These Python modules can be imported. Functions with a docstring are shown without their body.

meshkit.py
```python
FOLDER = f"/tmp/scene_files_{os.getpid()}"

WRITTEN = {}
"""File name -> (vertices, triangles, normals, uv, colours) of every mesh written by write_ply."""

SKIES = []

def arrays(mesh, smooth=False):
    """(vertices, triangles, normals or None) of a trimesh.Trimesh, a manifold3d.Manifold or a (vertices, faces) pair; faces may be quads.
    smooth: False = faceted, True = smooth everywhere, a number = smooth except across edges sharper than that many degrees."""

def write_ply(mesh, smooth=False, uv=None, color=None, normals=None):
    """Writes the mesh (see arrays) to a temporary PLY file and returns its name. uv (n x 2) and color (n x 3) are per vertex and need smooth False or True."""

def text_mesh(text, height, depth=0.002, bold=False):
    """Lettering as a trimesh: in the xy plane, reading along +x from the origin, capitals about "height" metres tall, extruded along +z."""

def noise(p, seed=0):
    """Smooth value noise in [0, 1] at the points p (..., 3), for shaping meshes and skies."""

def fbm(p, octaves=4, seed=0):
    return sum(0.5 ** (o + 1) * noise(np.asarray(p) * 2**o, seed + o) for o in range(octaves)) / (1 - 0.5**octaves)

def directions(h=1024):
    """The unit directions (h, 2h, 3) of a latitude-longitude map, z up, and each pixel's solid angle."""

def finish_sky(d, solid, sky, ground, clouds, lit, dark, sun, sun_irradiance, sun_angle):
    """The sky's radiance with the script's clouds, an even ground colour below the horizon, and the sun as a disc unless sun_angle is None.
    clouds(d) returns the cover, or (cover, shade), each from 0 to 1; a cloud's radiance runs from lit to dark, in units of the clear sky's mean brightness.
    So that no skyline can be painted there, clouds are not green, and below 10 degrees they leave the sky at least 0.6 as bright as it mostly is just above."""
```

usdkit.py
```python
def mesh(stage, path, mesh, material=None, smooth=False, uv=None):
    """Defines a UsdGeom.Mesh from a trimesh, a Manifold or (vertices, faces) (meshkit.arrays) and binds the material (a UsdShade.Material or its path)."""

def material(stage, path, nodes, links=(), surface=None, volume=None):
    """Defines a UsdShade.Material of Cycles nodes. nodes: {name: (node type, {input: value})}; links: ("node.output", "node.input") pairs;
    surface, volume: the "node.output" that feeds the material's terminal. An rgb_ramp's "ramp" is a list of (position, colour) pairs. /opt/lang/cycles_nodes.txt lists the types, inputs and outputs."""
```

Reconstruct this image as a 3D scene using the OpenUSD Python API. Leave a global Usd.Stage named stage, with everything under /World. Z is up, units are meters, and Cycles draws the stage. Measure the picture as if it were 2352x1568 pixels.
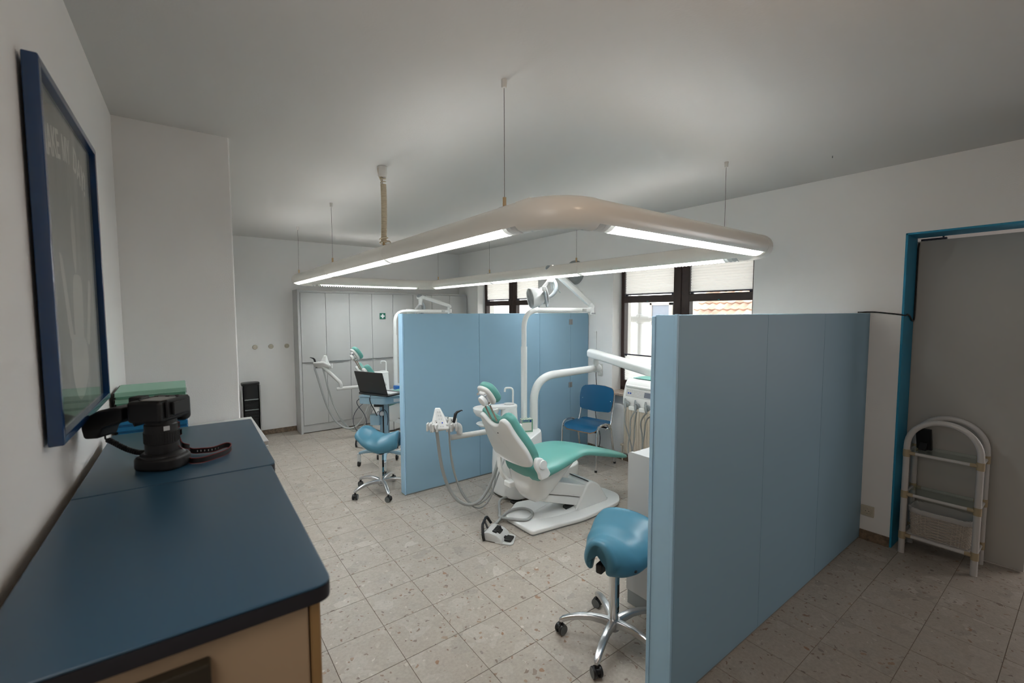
import math, random
import numpy as np
import trimesh, mapbox_earcut, usdkit, meshkit
from scipy.interpolate import CubicSpline
from pxr import Usd, UsdGeom, UsdLux, UsdShade, Gf, Sdf, Vt

stage = Usd.Stage.CreateInMemory()
UsdGeom.SetStageUpAxis(stage, 'Z'); UsdGeom.SetStageMetersPerUnit(stage, 1.0)
world = UsdGeom.Xform.Define(stage, '/World'); stage.SetDefaultPrim(world.GetPrim())
rng = random.Random(7)

# ------------------------------------------------------------------ camera
EYE = np.array([0.0, 0.0, 1.7366]); FPX = 1025.46
PIT, YAW, ROLL = math.radians(3.7473), math.radians(36.8535), math.radians(-0.1121)
fw = np.array([math.sin(YAW) * math.cos(PIT), math.cos(YAW) * math.cos(PIT), -math.sin(PIT)])
r0 = np.array([math.cos(YAW), -math.sin(YAW), 0.0]); u0 = np.cross(r0, fw)
RT = r0 * math.cos(ROLL) + u0 * math.sin(ROLL); UP = -r0 * math.sin(ROLL) + u0 * math.cos(ROLL)
cam = UsdGeom.Camera.Define(stage, '/World/camera')
cam.CreateHorizontalApertureAttr(36.0); cam.CreateVerticalApertureAttr(24.0)
cam.CreateFocalLengthAttr(FPX / 2352 * 36.0); cam.CreateClippingRangeAttr(Gf.Vec2f(0.05, 500))
cam.CreateFStopAttr(3.2); cam.CreateFocusDistanceAttr(3.6)
cam.CreateExposureAttr(1.33)
cam.AddTransformOp().Set(Gf.Matrix4d(*RT, 0, *UP, 0, *(-fw), 0, *EYE, 1))

# ------------------------------------------------------------------ light
sky = UsdLux.DomeLight.Define(stage, '/World/sky_light')
sky.CreateIntensityAttr(.62); sky.CreateColorAttr(Gf.Vec3f(0.93, 0.97, 1.0))
def sphere_light(name, p, r, inten, col):
    l = UsdLux.SphereLight.Define(stage, '/World/' + name); l.CreateRadiusAttr(r); l.CreateIntensityAttr(inten); l.CreateColorAttr(Gf.Vec3f(*col))
    l.AddTranslateOp().Set(Gf.Vec3d(*p)); return l
sphere_light('warm_lamp_light', (1.15, .15, 2.5), 0.08, 10.5, (1.0, 0.72, 0.50))        # lamp out of view overhead, placed to warm the ceiling and right side
r3 = UsdLux.RectLight.Define(stage, '/World/hall_window_light'); r3.CreateWidthAttr(1.2); r3.CreateHeightAttr(1.5); r3.CreateIntensityAttr(1.6); r3.CreateColorAttr(Gf.Vec3f(1.0, .93, .90))
r3.AddTranslateOp().Set(Gf.Vec3d(5.86, -1.0, 1.5)); r3.AddRotateYOp().Set(90.0)          # unseen light in the hall, placed to light the door gap and floor
r2 = UsdLux.RectLight.Define(stage, '/World/side_window_light'); r2.CreateWidthAttr(0.9); r2.CreateHeightAttr(1.0); r2.CreateIntensityAttr(.85); r2.CreateColorAttr(Gf.Vec3f(1.0, .95, .90))
r2.AddTranslateOp().Set(Gf.Vec3d(-.27, .55, 1.95)); r2.AddRotateYOp().Set(-90.0)        # unseen light left of the camera, placed to brighten the partitions
LAMP, FILL_UP = 17.0, 10.5                                                                # radiance of the ring lamp's diffusers, and of the added ceiling fill on top

# ------------------------------------------------------------------ helpers: prims
used = {}
def numbered(path):
    n = used.get(path, 0); used[path] = n + 1
    return path if n == 0 else f'{path}_{n:03d}'
def setkeys(p, label=None, cat=None, group=None, kind=None):
    for k, v in (('label', label), ('category', cat), ('group', group), ('kind', kind)):
        if v: p.SetCustomDataByKey(k, v)
LOC = {}
def thing(name, label, cat, loc=(0, 0, 0), rotz=0.0, group=None, kind=None):
    path = numbered('/World/' + name)
    x = UsdGeom.Xform.Define(stage, path); x.AddTranslateOp().Set(Gf.Vec3d(*map(float, loc)))
    if rotz: x.AddRotateZOp().Set(float(rotz))
    setkeys(x.GetPrim(), label, cat, group, kind); LOC[path] = (np.array(loc, float), math.radians(rotz))
    return path
def setting(name, loc=(0, 0, 0)):
    return thing(name, None, None, loc, kind='structure')
def arr(m):
    if isinstance(m, (tuple, list)): return np.asarray(m[0], float), np.asarray(m[1], int)
    return np.asarray(m.vertices, float), np.asarray(m.faces, int)
def part(parent, name, m, mat, smooth=35, w=False, label=None, kind=None):
    """a mesh prim under a thing or under a part; w: the mesh is given in world coordinates"""
    path = numbered(f'{parent}/{name}')
    v, f = arr(m)
    if w:
        root = '/'.join(parent.split('/')[:3]); loc, rot = LOC[root]
        v = v - loc
        if rot:
            c, s = math.cos(-rot), math.sin(-rot); v = v @ np.array([[c, s, 0], [-s, c, 0], [0, 0, 1]])
    p = usdkit.mesh(stage, path, (v, f), M[mat], smooth=smooth)
    setkeys(p.GetPrim(), label, None, None, kind)
    return path
def single(name, m, mat, label=None, cat=None, smooth=35, group=None, kind=None):
    path = numbered('/World/' + name)
    v, f = arr(m)
    p = usdkit.mesh(stage, path, (v, f), M[mat], smooth=smooth); setkeys(p.GetPrim(), label, cat, group, kind)
    return path
def copy(src, loc, rotz, label, cat, group=None):
    name = src.split('/')[-1]
    path = numbered('/World/' + name)
    x = UsdGeom.Xform.Define(stage, path)
    x.GetPrim().GetReferences().AddInternalReference(src)
    x.ClearXformOpOrder(); x.AddTranslateOp().Set(Gf.Vec3d(*map(float, loc))); x.AddRotateZOp().Set(float(rotz))
    x.GetPrim().SetInstanceable(True); setkeys(x.GetPrim(), label, cat, group)
    return path

# ------------------------------------------------------------------ helpers: meshes, all return (v, f)
def join(*ms):
    vs, fs, n = [], [], 0
    for m in ms:
        v, f = arr(m); vs.append(v); fs.append(f + n); n += len(v)
    return np.vstack(vs), np.vstack(fs)
def hull(pts):
    h = trimesh.Trimesh(np.asarray(pts, float), process=False).convex_hull if False else trimesh.convex.convex_hull(np.asarray(pts, float))
    return np.array(h.vertices), np.array(h.faces)
def box(x0, x1, y0, y1, z0, z1, b=0.0):
    if b <= 0:
        v = np.array([[x, y, z] for x in (x0, x1) for y in (y0, y1) for z in (z0, z1)], float)
        f = np.array([[0, 1, 3], [0, 3, 2], [4, 6, 7], [4, 7, 5], [0, 4, 5], [0, 5, 1], [2, 3, 7], [2, 7, 6], [0, 2, 6], [0, 6, 4], [1, 5, 7], [1, 7, 3]])
        return v, f
    b = min(b, .49 * (x1 - x0), .49 * (y1 - y0), .49 * (z1 - z0))
    p = []
    for i in range(3):
        d = [b, b, b]; d[i] = 0
        p += [[x, y, z] for x in (x0 + d[0], x1 - d[0]) for y in (y0 + d[1], y1 - d[1]) for z in (z0 + d[2], z1 - d[2])]
    return hull(p)
_ico = trimesh.creation.icosphere(2).vertices
def rbox(x0, x1, y0, y1, z0, z1, r):
    r = min(r, .499 * (x1 - x0), .499 * (y1 - y0), .499 * (z1 - z0))
    return hull(np.vstack([_ico * r + [x, y, z] for x in (x0 + r, x1 - r) for y in (y0 + r, y1 - r) for z in (z0 + r, z1 - r)]))
def blob(spheres):
    return hull(np.vstack([_ico * r + np.array(c) for c, r in spheres]))
def spline(pts, n=40, closed=False):
    p = np.asarray(pts, float)
    if closed: p = np.vstack([p, p[:1]])
    t = np.concatenate([[0], np.cumsum(np.linalg.norm(np.diff(p, axis=0), axis=1) ** .5)])
    return CubicSpline(t, p, bc_type='periodic' if closed else 'natural')(np.linspace(0, t[-1], n))
def frames(p, ref=None):
    t = np.gradient(p, axis=0); t /= np.linalg.norm(t, axis=1, keepdims=True) + 1e-12
    a = np.array(ref, float) if ref is not None else (np.array([0, 0, 1.0]) if abs(t[0][2]) < .9 else np.array([1.0, 0, 0]))
    A = []
    for k in t:
        a = a - k * (a @ k); a = a / (np.linalg.norm(a) + 1e-12); A.append(a)
    A = np.array(A); return t, A, np.cross(t, A)
def tube(pts, r, n=12, cap=True, closed=False, ref=None, prof=None):
    """a swept tube; prof: an (n, 2) profile swept instead of a circle"""
    p = np.asarray(pts, float)
    if closed:
        q = np.vstack([p[-1:], p, p[:1]]); t, A, B = frames(q, ref); t, A, B = t[1:-1], A[1:-1], B[1:-1]
    else: t, A, B = frames(p, ref)
    rr = np.broadcast_to(np.asarray(r, float), (len(p),))
    if prof is None:
        ang = np.arange(n) * 2 * np.pi / n; prof = np.stack([np.cos(ang), np.sin(ang)], 1)
    else: prof = np.asarray(prof, float); n = len(prof)
    rings = p[:, None] + rr[:, None, None] * (prof[None, :, 0:1] * A[:, None] + prof[None, :, 1:2] * B[:, None])
    return loft(rings, cap and not closed, closed)
def loft(rings, cap=True, closed=False):
    rings = np.asarray(rings, float); k, n = rings.shape[:2]
    v = rings.reshape(-1, 3); f = []
    i, j = np.meshgrid(np.arange(k if closed else k - 1), np.arange(n), indexing='ij')
    i2 = (i + 1) % k; j2 = (j + 1) % n
    q = np.stack([i * n + j, i * n + j2, i2 * n + j2, i2 * n + j], -1).reshape(-1, 4)
    f = np.vstack([q[:, [0, 1, 2]], q[:, [0, 2, 3]]])
    if cap:
        c0, c1 = len(v), len(v) + 1
        v = np.vstack([v, rings[0].mean(0), rings[-1].mean(0)])
        jj = np.arange(n); e = (k - 1) * n
        f = np.vstack([f, np.stack([np.full(n, c0), (jj + 1) % n, jj], 1), np.stack([np.full(n, c1), e + jj, e + (jj + 1) % n], 1)])
    return fix((v, f))
def fix(m):
    """turns the faces outward"""
    v, f = m
    a, b, c = v[f[:, 0]], v[f[:, 1]], v[f[:, 2]]
    if np.einsum('ij,ij->i', a - v.mean(0), np.cross(b - v.mean(0), c - v.mean(0))).sum() < 0: f = f[:, ::-1]
    return v, f
def cyl(p0, p1, r, n=20, r1=None, b=0.0):
    p0, p1 = np.asarray(p0, float), np.asarray(p1, float)
    r1 = r if r1 is None else r1; L = np.linalg.norm(p1 - p0)
    if b > 0:
        t = b / L
        return tube([p0, p0 + (p1 - p0) * t * .3, p0 + (p1 - p0) * t, p1 - (p1 - p0) * t, p1 - (p1 - p0) * t * .3, p1], [r - b, r - b * .3, r, r1, r1 - b * .3, r1 - b], n)
    return tube([p0, p1], [r, r1], n)
def lathe(prof, c=(0, 0, 0), axis=(0, 0, 1), n=32, sx=1.0, sy=1.0, ref=None):
    """prof: (radius, height) pairs turned about the axis through c"""
    ax = np.asarray(axis, float); ax /= np.linalg.norm(ax)
    a = np.array(ref if ref is not None else ([1.0, 0, 0] if abs(ax[0]) < .9 else [0, 1.0, 0]), float); a -= ax * (a @ ax); a /= np.linalg.norm(a); b = np.cross(ax, a)
    ang = np.arange(n) * 2 * np.pi / n
    ring = np.cos(ang)[:, None] * a * sx + np.sin(ang)[:, None] * b * sy
    return loft(np.array([np.asarray(c, float) + max(r, 1e-5) * ring + h * ax for r, h in prof]))
def rpoly(pts, r, n=5):
    """polygon with rounded corners"""
    p = np.asarray(pts, float); out = []; R = np.broadcast_to(np.asarray(r, float), (len(p),))
    for i in range(len(p)):
        a, b, c = p[i - 1], p[i], p[(i + 1) % len(p)]
        la, lc = np.linalg.norm(a - b), np.linalg.norm(c - b); d = min(R[i], .48 * la, .48 * lc)
        if d < 1e-6: out.append(b); continue
        q0, q1 = b + (a - b) / la * d, b + (c - b) / lc * d
        for t in np.linspace(0, 1, n): out.append((1 - t) ** 2 * q0 + 2 * t * (1 - t) * b + t * t * q1)
    return np.array(out)
def inset(p, d):
    p = np.asarray(p, float); q = np.roll(p, 1, 0); s = np.roll(p, -1, 0)
    e0 = p - q; e1 = s - p
    e0 /= np.linalg.norm(e0, axis=1, keepdims=True) + 1e-12; e1 /= np.linalg.norm(e1, axis=1, keepdims=True) + 1e-12
    sg = 1.0 if np.sum(p[:, 0] * s[:, 1] - s[:, 0] * p[:, 1]) > 0 else -1.0
    n0 = np.stack([-e0[:, 1], e0[:, 0]], 1) * sg; n1 = np.stack([-e1[:, 1], e1[:, 0]], 1) * sg
    m = n0 + n1; m /= (np.linalg.norm(m, axis=1, keepdims=True) ** 2) / 2 + 1e-9
    return p + m * d
def prism(poly, h0, h1, b=0.0, plane='xy', steps=2):
    """a polygon extruded along the third axis from h0 to h1, edges rounded by b"""
    p = np.asarray(poly, float)
    lv = [(0.0, h0), (0.0, h1)]
    if b > 0:
        a = np.linspace(0, np.pi / 2, steps + 1)
        lv = [(b * (1 - math.sin(t)), h0 + b * (1 - math.cos(t))) for t in a] + [(b * (1 - math.cos(t)), h1 - b * (1 - math.sin(t))) for t in a]
    rings = []
    for d, h in lv:
        q = inset(p, d) if d > 0 else p; rings.append(np.column_stack([q, np.full(len(q), h)]))
    rings = np.array(rings); k, n = rings.shape[:2]
    v, f = loft(rings, cap=False)
    v = rings.reshape(-1, 3)
    i, j = np.meshgrid(np.arange(k - 1), np.arange(n), indexing='ij'); j2 = (j + 1) % n
    q = np.stack([i * n + j, i * n + j2, (i + 1) * n + j2, (i + 1) * n + j], -1).reshape(-1, 4)
    f = np.vstack([q[:, [0, 1, 2]], q[:, [0, 2, 3]]])
    def tri(ring):
        return np.asarray(mapbox_earcut.triangulate_float64(np.ascontiguousarray(ring[:, :2]), np.array([n], np.uint32)), int).reshape(-1, 3)
    def area(t, ring): return np.sum([np.cross(ring[b][:2] - ring[a][:2], ring[c][:2] - ring[a][:2]) for a, b, c in t[:1]])
    ccw = np.sum(p[:, 0] * np.roll(p[:, 1], -1) - np.roll(p[:, 0], -1) * p[:, 1]) > 0
    if not ccw: f = f[:, ::-1]
    def turned(t, ring, up):
        a, b, c = ring[t[:, 0]], ring[t[:, 1]], ring[t[:, 2]]
        s = (b[:, 0] - a[:, 0]) * (c[:, 1] - a[:, 1]) - (b[:, 1] - a[:, 1]) * (c[:, 0] - a[:, 0])
        flip = (s < 0) if up else (s > 0)
        t = t.copy(); t[flip] = t[flip][:, ::-1]; return t
    f = np.vstack([f, turned(tri(rings[0]), rings[0], False), turned(tri(rings[-1]), rings[-1], True) + (k - 1) * n])
    if plane == 'xz': v = v[:, [0, 2, 1]]; f = f[:, ::-1]
    elif plane == 'yz': v = v[:, [2, 0, 1]]
    return v, f
def move(m, d=(0, 0, 0), rotz=0.0, rotx=0.0, roty=0.0):
    v, f = arr(m); v = v.copy()
    for ang, (i, j) in ((rotx, (1, 2)), (roty, (2, 0)), (rotz, (0, 1))):
        if ang:
            c, s = math.cos(math.radians(ang)), math.sin(math.radians(ang)); a, b = v[:, i].copy(), v[:, j].copy()
            v[:, i], v[:, j] = a * c - b * s, a * s + b * c
    return v + np.asarray(d, float), f
def basis(m, o, X, Y, Z):
    """local coordinates to world ones"""
    v, f = arr(m); B = np.array([X, Y, Z], float)
    if np.linalg.det(B) < 0: f = f[:, ::-1]
    return np.asarray(o, float) + v @ B, f
def ribbon(path, up, w, t):
    """a flat strap along a path, its width along up"""
    p = np.asarray(path, float); up = np.broadcast_to(np.asarray(up, float), p.shape)
    tg = np.gradient(p, axis=0); nr = np.cross(tg, up); nr /= np.linalg.norm(nr, axis=1, keepdims=True) + 1e-9
    return loft(np.stack([p + up * w / 2 + nr * t / 2, p - up * w / 2 + nr * t / 2, p - up * w / 2 - nr * t / 2, p + up * w / 2 - nr * t / 2], 1))

# ------------------------------------------------------------------ materials
UsdGeom.Scope.Define(stage, '/World/Looks')
M = {}
def lin(c): return tuple(((x / 255) / 12.92 if x <= 10 else ((x / 255 + .055) / 1.055) ** 2.4) for x in c)
def mat(name, color, rough=.5, metal=0.0, spec=.5, bump=None, vary=None, coat=0.0, **kw):
    """color: linear. bump: (scale, distance). vary: (scale, amount) of slow tone drift"""
    n = {'p': ('principled_bsdf', dict(base_color=color, roughness=rough, metallic=metal, specular_ior_level=spec, coat_weight=coat, **kw))}; l = []
    if bump or vary: n['g'] = ('geometry', {})
    if bump:
        n['nz'] = ('noise_texture', {'scale': bump[0], 'detail': 3.0}); n['b'] = ('bump', {'strength': 1.0, 'distance': bump[1]})
        l += [('g.position', 'nz.vector'), ('nz.fac', 'b.height'), ('b.normal', 'p.normal')]
    if vary:
        n['nv'] = ('noise_texture', {'scale': vary[0], 'detail': 4.0})
        n['rv'] = ('rgb_ramp', {'ramp': [(.3, tuple(max(0, c * (1 - vary[1])) for c in color)), (.7, tuple(c * (1 + vary[1]) for c in color))]})
        l += [('g.position', 'nv.vector'), ('nv.fac', 'rv.fac'), ('rv.color', 'p.base_color')]
    M[name] = usdkit.material(stage, '/World/Looks/' + name, n, l, surface='p.BSDF')
mat('wall_paint', (.87, .86, .845), .75, spec=.25, bump=(140, .0006), vary=(1.3, .02))
mat('ceiling_paint', (.66, .645, .625), .85, spec=.2, bump=(90, .0005))
mat('grout', (.22, .18, .145), .9)
mat('skirting_stone', (.20, .145, .10), .35, bump=(60, .0004), vary=(35, .45))
mat('sill_marble', (.42, .33, .26), .3, vary=(40, .35))
mat('partition_blue', (.31, .49, .63), .55, spec=.22)
mat('partition_edge', (.40, .64, .84), .45, spec=.35)
mat('cabinet_white', (.50, .50, .49), .45, spec=.4)
mat('handle_grey', (.45, .45, .45), .35, metal=.7)
mat('unit_white', (.82, .825, .81), .22, spec=.5)
mat('unit_grey_white', (.60, .60, .585), .3)
mat('pod_grey', (.33, .36, .38), .35)
mat('teal_vinyl', (.128, .375, .325), .34, spec=.5, bump=(260, .0002))
mat('stool_vinyl', (.07, .22, .31), .33, spec=.5, bump=(240, .0002))
mat('chrome', (.72, .73, .74), .14, metal=1.0)
mat('alu', (.62, .63, .64), .28, metal=1.0)
mat('hinge_steel', (.30, .30, .30), .45, metal=.6)
mat('copper_chrome', (.50, .40, .34), .2, metal=1.0)
mat('black_plastic', (.008, .008, .009), .4)
mat('black_rubber', (.012, .012, .012), .65)
mat('soft_black', (.006, .0055, .006), .5)
mat('hose_grey', (.36, .37, .36), .45)
mat('mid_grey', (.26, .28, .28), .4)
mat('wood_dark', (.030, .013, .010), .5, bump=(80, .0003), vary=(25, .25))
mat('rail_navy', (.012, .014, .035), .4)
mat('clip_teal', (.02, .30, .25), .5)
mat('door_paint', (.48, .47, .445), .5, spec=.35)
mat('jamb_teal', (.026, .28, .46), .5, spec=.3)
mat('rattan_white', (.62, .60, .585), .4)
mat('rattan_wrap', (.46, .37, .235), .6, bump=(300, .0004))
mat('wicker', (.56, .50, .44), .6)
mat('liner_cloth', (.50, .49, .48), .9, bump=(90, .0008))
mat('counter_blue', (.019, .066, .116), .33, spec=.8, bump=(700, .00006))
mat('counter_edge', (.016, .016, .022), .5)
mat('file_cream', (.47, .345, .225), .5)
mat('file_tan', (.36, .215, .085), .5)
mat('file_dark', (.035, .028, .018), .35)
mat('frame_blue', (.004, .042, .14), .18, coat=.4)
mat('box_green', (.30, .54, .42), .5)
mat('box_green_dark', (.14, .36, .25), .55)
mat('box_blue', (.012, .20, .44), .45)
mat('box_blue_dark', (.008, .13, .31), .5)
mat('strap_red', (.22, .012, .010), .6)
mat('label_white', (.60, .60, .60), .5)
mat('screen_grey', (.16, .155, .15), .3)
mat('lamp_enamel', (.80, .765, .70), .25, spec=.5)
mat('louvre_white', (.80, .80, .78), .4)
mat('coil_cream', (.56, .48, .35), .5)
mat('ferrule', (.50, .36, .20), .4)
mat('wire', (.22, .20, .19), .4, metal=.6)
mat('socket_cream', (.55, .50, .40), .4)
mat('socket_white', (.66, .64, .60), .4)
mat('radiator_cream', (.60, .53, .43), .4)
mat('ply_blue', (.006, .095, .21), .32, spec=.5, bump=(120, .0001))
mat('ply_edge', (.30, .17, .085), .55)
mat('sign_green', (.004, .12, .075), .4)
mat('sign_white', (.8, .8, .8), .4)
mat('tissue_green', (.20, .36, .25), .6)
mat('tissue_pale', (.66, .64, .58), .6)
mat('ink_blue', (.01, .05, .25), .5)
mat('cart_blue', (.25, .38, .46), .4)
mat('laptop_black', (.010, .010, .010), .42)
mat('logo_grey', (.035, .035, .035), .3)
mat('button_pale', (.62, .63, .63), .4)
mat('button_blue', (.02, .08, .42), .3)
mat('facade_white', (.86, .86, .85), .9, bump=(20, .002))
mat('facade_sand', (.62, .55, .47), .9, bump=(30, .002))
mat('roof_tile', (.42, .25, .18), .8, vary=(3.0, .35))
mat('roof_tile_pale', (.50, .36, .28), .85, vary=(4.0, .3))
mat('gutter_grey', (.56, .57, .57), .5)
mat('pane_dark', (.18, .20, .24), .1)
mat('blue_pack', (.02, .14, .45), .4)
def emit(name, color, s):
    M[name] = usdkit.material(stage, '/World/Looks/' + name, {'e': ('emission', {'color': color, 'strength': s})}, [], surface='e.emission')
emit('lamp_diffuser', (.94, .985, 1.0), LAMP)
emit('added_uplight', (1.0, .975, .94), FILL_UP)  # added upward glow, fill for the ceiling
def pane_glass(name, color, rough, most):
    n = {'t': ('transparent_bsdf', {'color': color}), 'g': ('glossy_bsdf', {'color': (1, 1, 1), 'roughness': rough}), 'lw': ('layer_weight', {'blend': .5}), 'pw': ('math', {'math_type': 'power', 'value2': 5.0}), 'ma': ('math', {'math_type': 'multiply_add', 'value2': most, 'value3': .035}), 'm': ('mix_closure', {})}
    M[name] = usdkit.material(stage, '/World/Looks/' + name, n, [('lw.facing', 'pw.value1'), ('pw.value', 'ma.value1'), ('ma.value', 'm.fac'), ('t.BSDF', 'm.closure1'), ('g.BSDF', 'm.closure2')], surface='m.closure')
pane_glass('window_glass', (.96, .975, .97), .02, .9)
pane_glass('shelf_glass', (.88, .93, .91), .03, .9)
pane_glass('poster_glass', (.97, .975, .97), .03, .42)
M['clear_shield'] = usdkit.material(stage, '/World/Looks/clear_shield', {'t': ('transparent_bsdf', {'color': (.93, .93, .92)}), 'g': ('principled_bsdf', {'base_color': (.7, .7, .69), 'roughness': .2}), 'm': ('mix_closure', {'fac': .45})},
    [('t.BSDF', 'm.closure1'), ('g.BSDF', 'm.closure2')], surface='m.closure')
M['blind_cloth'] = usdkit.material(stage, '/World/Looks/blind_cloth', {'d': ('diffuse_bsdf', {'color': (.80, .80, .78)}), 't': ('translucent_bsdf', {'color': (.88, .885, .87)}), 'm': ('mix_closure', {'fac': .64})},
    [('d.BSDF', 'm.closure1'), ('t.BSDF', 'm.closure2')], surface='m.closure')
# breccia floor tiles: coloured pieces in a pale ground, each tile cut from another spot
def breccia(name, offset):
    n = {'g': ('geometry', {}), 'o': ('object_info', {}), 'os': ('vector_math', {'math_type': 'scale', 'vector1': (37.0, 91.0, 11.0)}), 'a': ('vector_math', {'math_type': 'add'}),
         'w': ('noise_texture', {'scale': 16.0, 'detail': 3.0}), 'ws': ('vector_math', {'math_type': 'scale', 'scale': .07}), 'a2': ('vector_math', {'math_type': 'add'}),
         'v1': ('voronoi_texture', {'scale': 13.0}), 's1': ('separate_color', {}), 'r1': ('rgb_ramp', {'ramp': [(0, (.40, .355, .305)), (.3, (.42, .375, .325)), (.6, (.40, .36, .31)), (.85, (.45, .41, .36)), (.93, (.35, .315, .275)), (1.0, (.50, .46, .41))]}),
         'v2': ('voronoi_texture', {'scale': 30.0}), 's2': ('separate_color', {}), 'k2': ('math', {'math_type': 'greater_than', 'value2': .935}), 'c2': ('rgb_ramp', {'ramp': [(0, (.31, .19, .12)), (.3, (.36, .28, .21)), (.5, (.22, .19, .165)), (.7, (.52, .48, .42)), (.85, (.30, .265, .23)), (1, (.36, .25, .17))]}),
         'd2': ('math', {'math_type': 'less_than', 'value2': .36}), 'm2': ('math', {'math_type': 'multiply'}), 'x2': ('mix_color', {}),
         'v3': ('voronoi_texture', {'scale': 85.0}), 's3': ('separate_color', {}), 'k3': ('math', {'math_type': 'greater_than', 'value2': .968}), 'c3': ('rgb_ramp', {'ramp': [(0, (.28, .19, .13)), (.5, (.23, .19, .16)), (1, (.58, .54, .48))]}), 'x3': ('mix_color', {}),
         'nf': ('noise_texture', {'scale': 60.0, 'detail': 5.0, 'roughness': .65}), 'rf': ('rgb_ramp', {'ramp': [(.3, (.84, .83, .82)), (.7, (1.10, 1.10, 1.10))]}), 'xf': ('mix_color', {'blend_type': 'multiply', 'fac': .8, 'use_clamp': False}),
         'p': ('principled_bsdf', {'roughness': .36, 'specular_ior_level': .35})}
    l = [('o.random', 'os.scale'), ('g.position', 'a.vector1'), ('os.vector', 'a.vector2'), ('a.vector', 'w.vector'), ('w.color', 'ws.vector1'), ('a.vector', 'a2.vector1'), ('ws.vector', 'a2.vector2'),
         ('a2.vector', 'v1.vector'), ('v1.color', 's1.color'), ('s1.r', 'r1.fac'), ('a2.vector', 'v2.vector'), ('v2.color', 's2.color'), ('s2.r', 'k2.value1'), ('s2.g', 'c2.fac'), ('v2.distance', 'd2.value1'), ('k2.value', 'm2.value1'), ('d2.value', 'm2.value2'),
         ('m2.value', 'x2.fac'), ('r1.color', 'x2.a'), ('c2.color', 'x2.b'), ('a2.vector', 'v3.vector'), ('v3.color', 's3.color'), ('s3.r', 'k3.value1'), ('s3.g', 'c3.fac'), ('k3.value', 'x3.fac'), ('x2.result', 'x3.a'), ('c3.color', 'x3.b'),
         ('a.vector', 'nf.vector'), ('nf.fac', 'rf.fac'), ('x3.result', 'xf.a'), ('rf.color', 'xf.b'), ('xf.result', 'p.base_color')]
    M[name] = usdkit.material(stage, '/World/Looks/' + name, n, l, surface='p.BSDF')
breccia('breccia', 0)
# the poster's print: a grey-green ground with pale smeared washes
M['poster_print'] = usdkit.material(stage, '/World/Looks/poster_print', {'g': ('geometry', {}), 'mp': ('mapping', {'scale': (1.0, 9.0, 1.6)}), 'n': ('noise_texture', {'scale': 1.0, 'detail': 3.0, 'distortion': .4}), 'r': ('rgb_ramp', {'ramp': [(.40, (.10, .108, .092)), (.56, (.15, .152, .135)), (.72, (.30, .285, .26))]}), 'p': ('principled_bsdf', {'roughness': .45})},
    [('g.position', 'mp.vector'), ('mp.vector', 'n.vector'), ('n.fac', 'r.fac'), ('r.color', 'p.base_color')], surface='p.BSDF')
mat('poster_ink', (.70, .68, .63), .6)
mat('poster_wash', (.40, .385, .35), .6)

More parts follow.
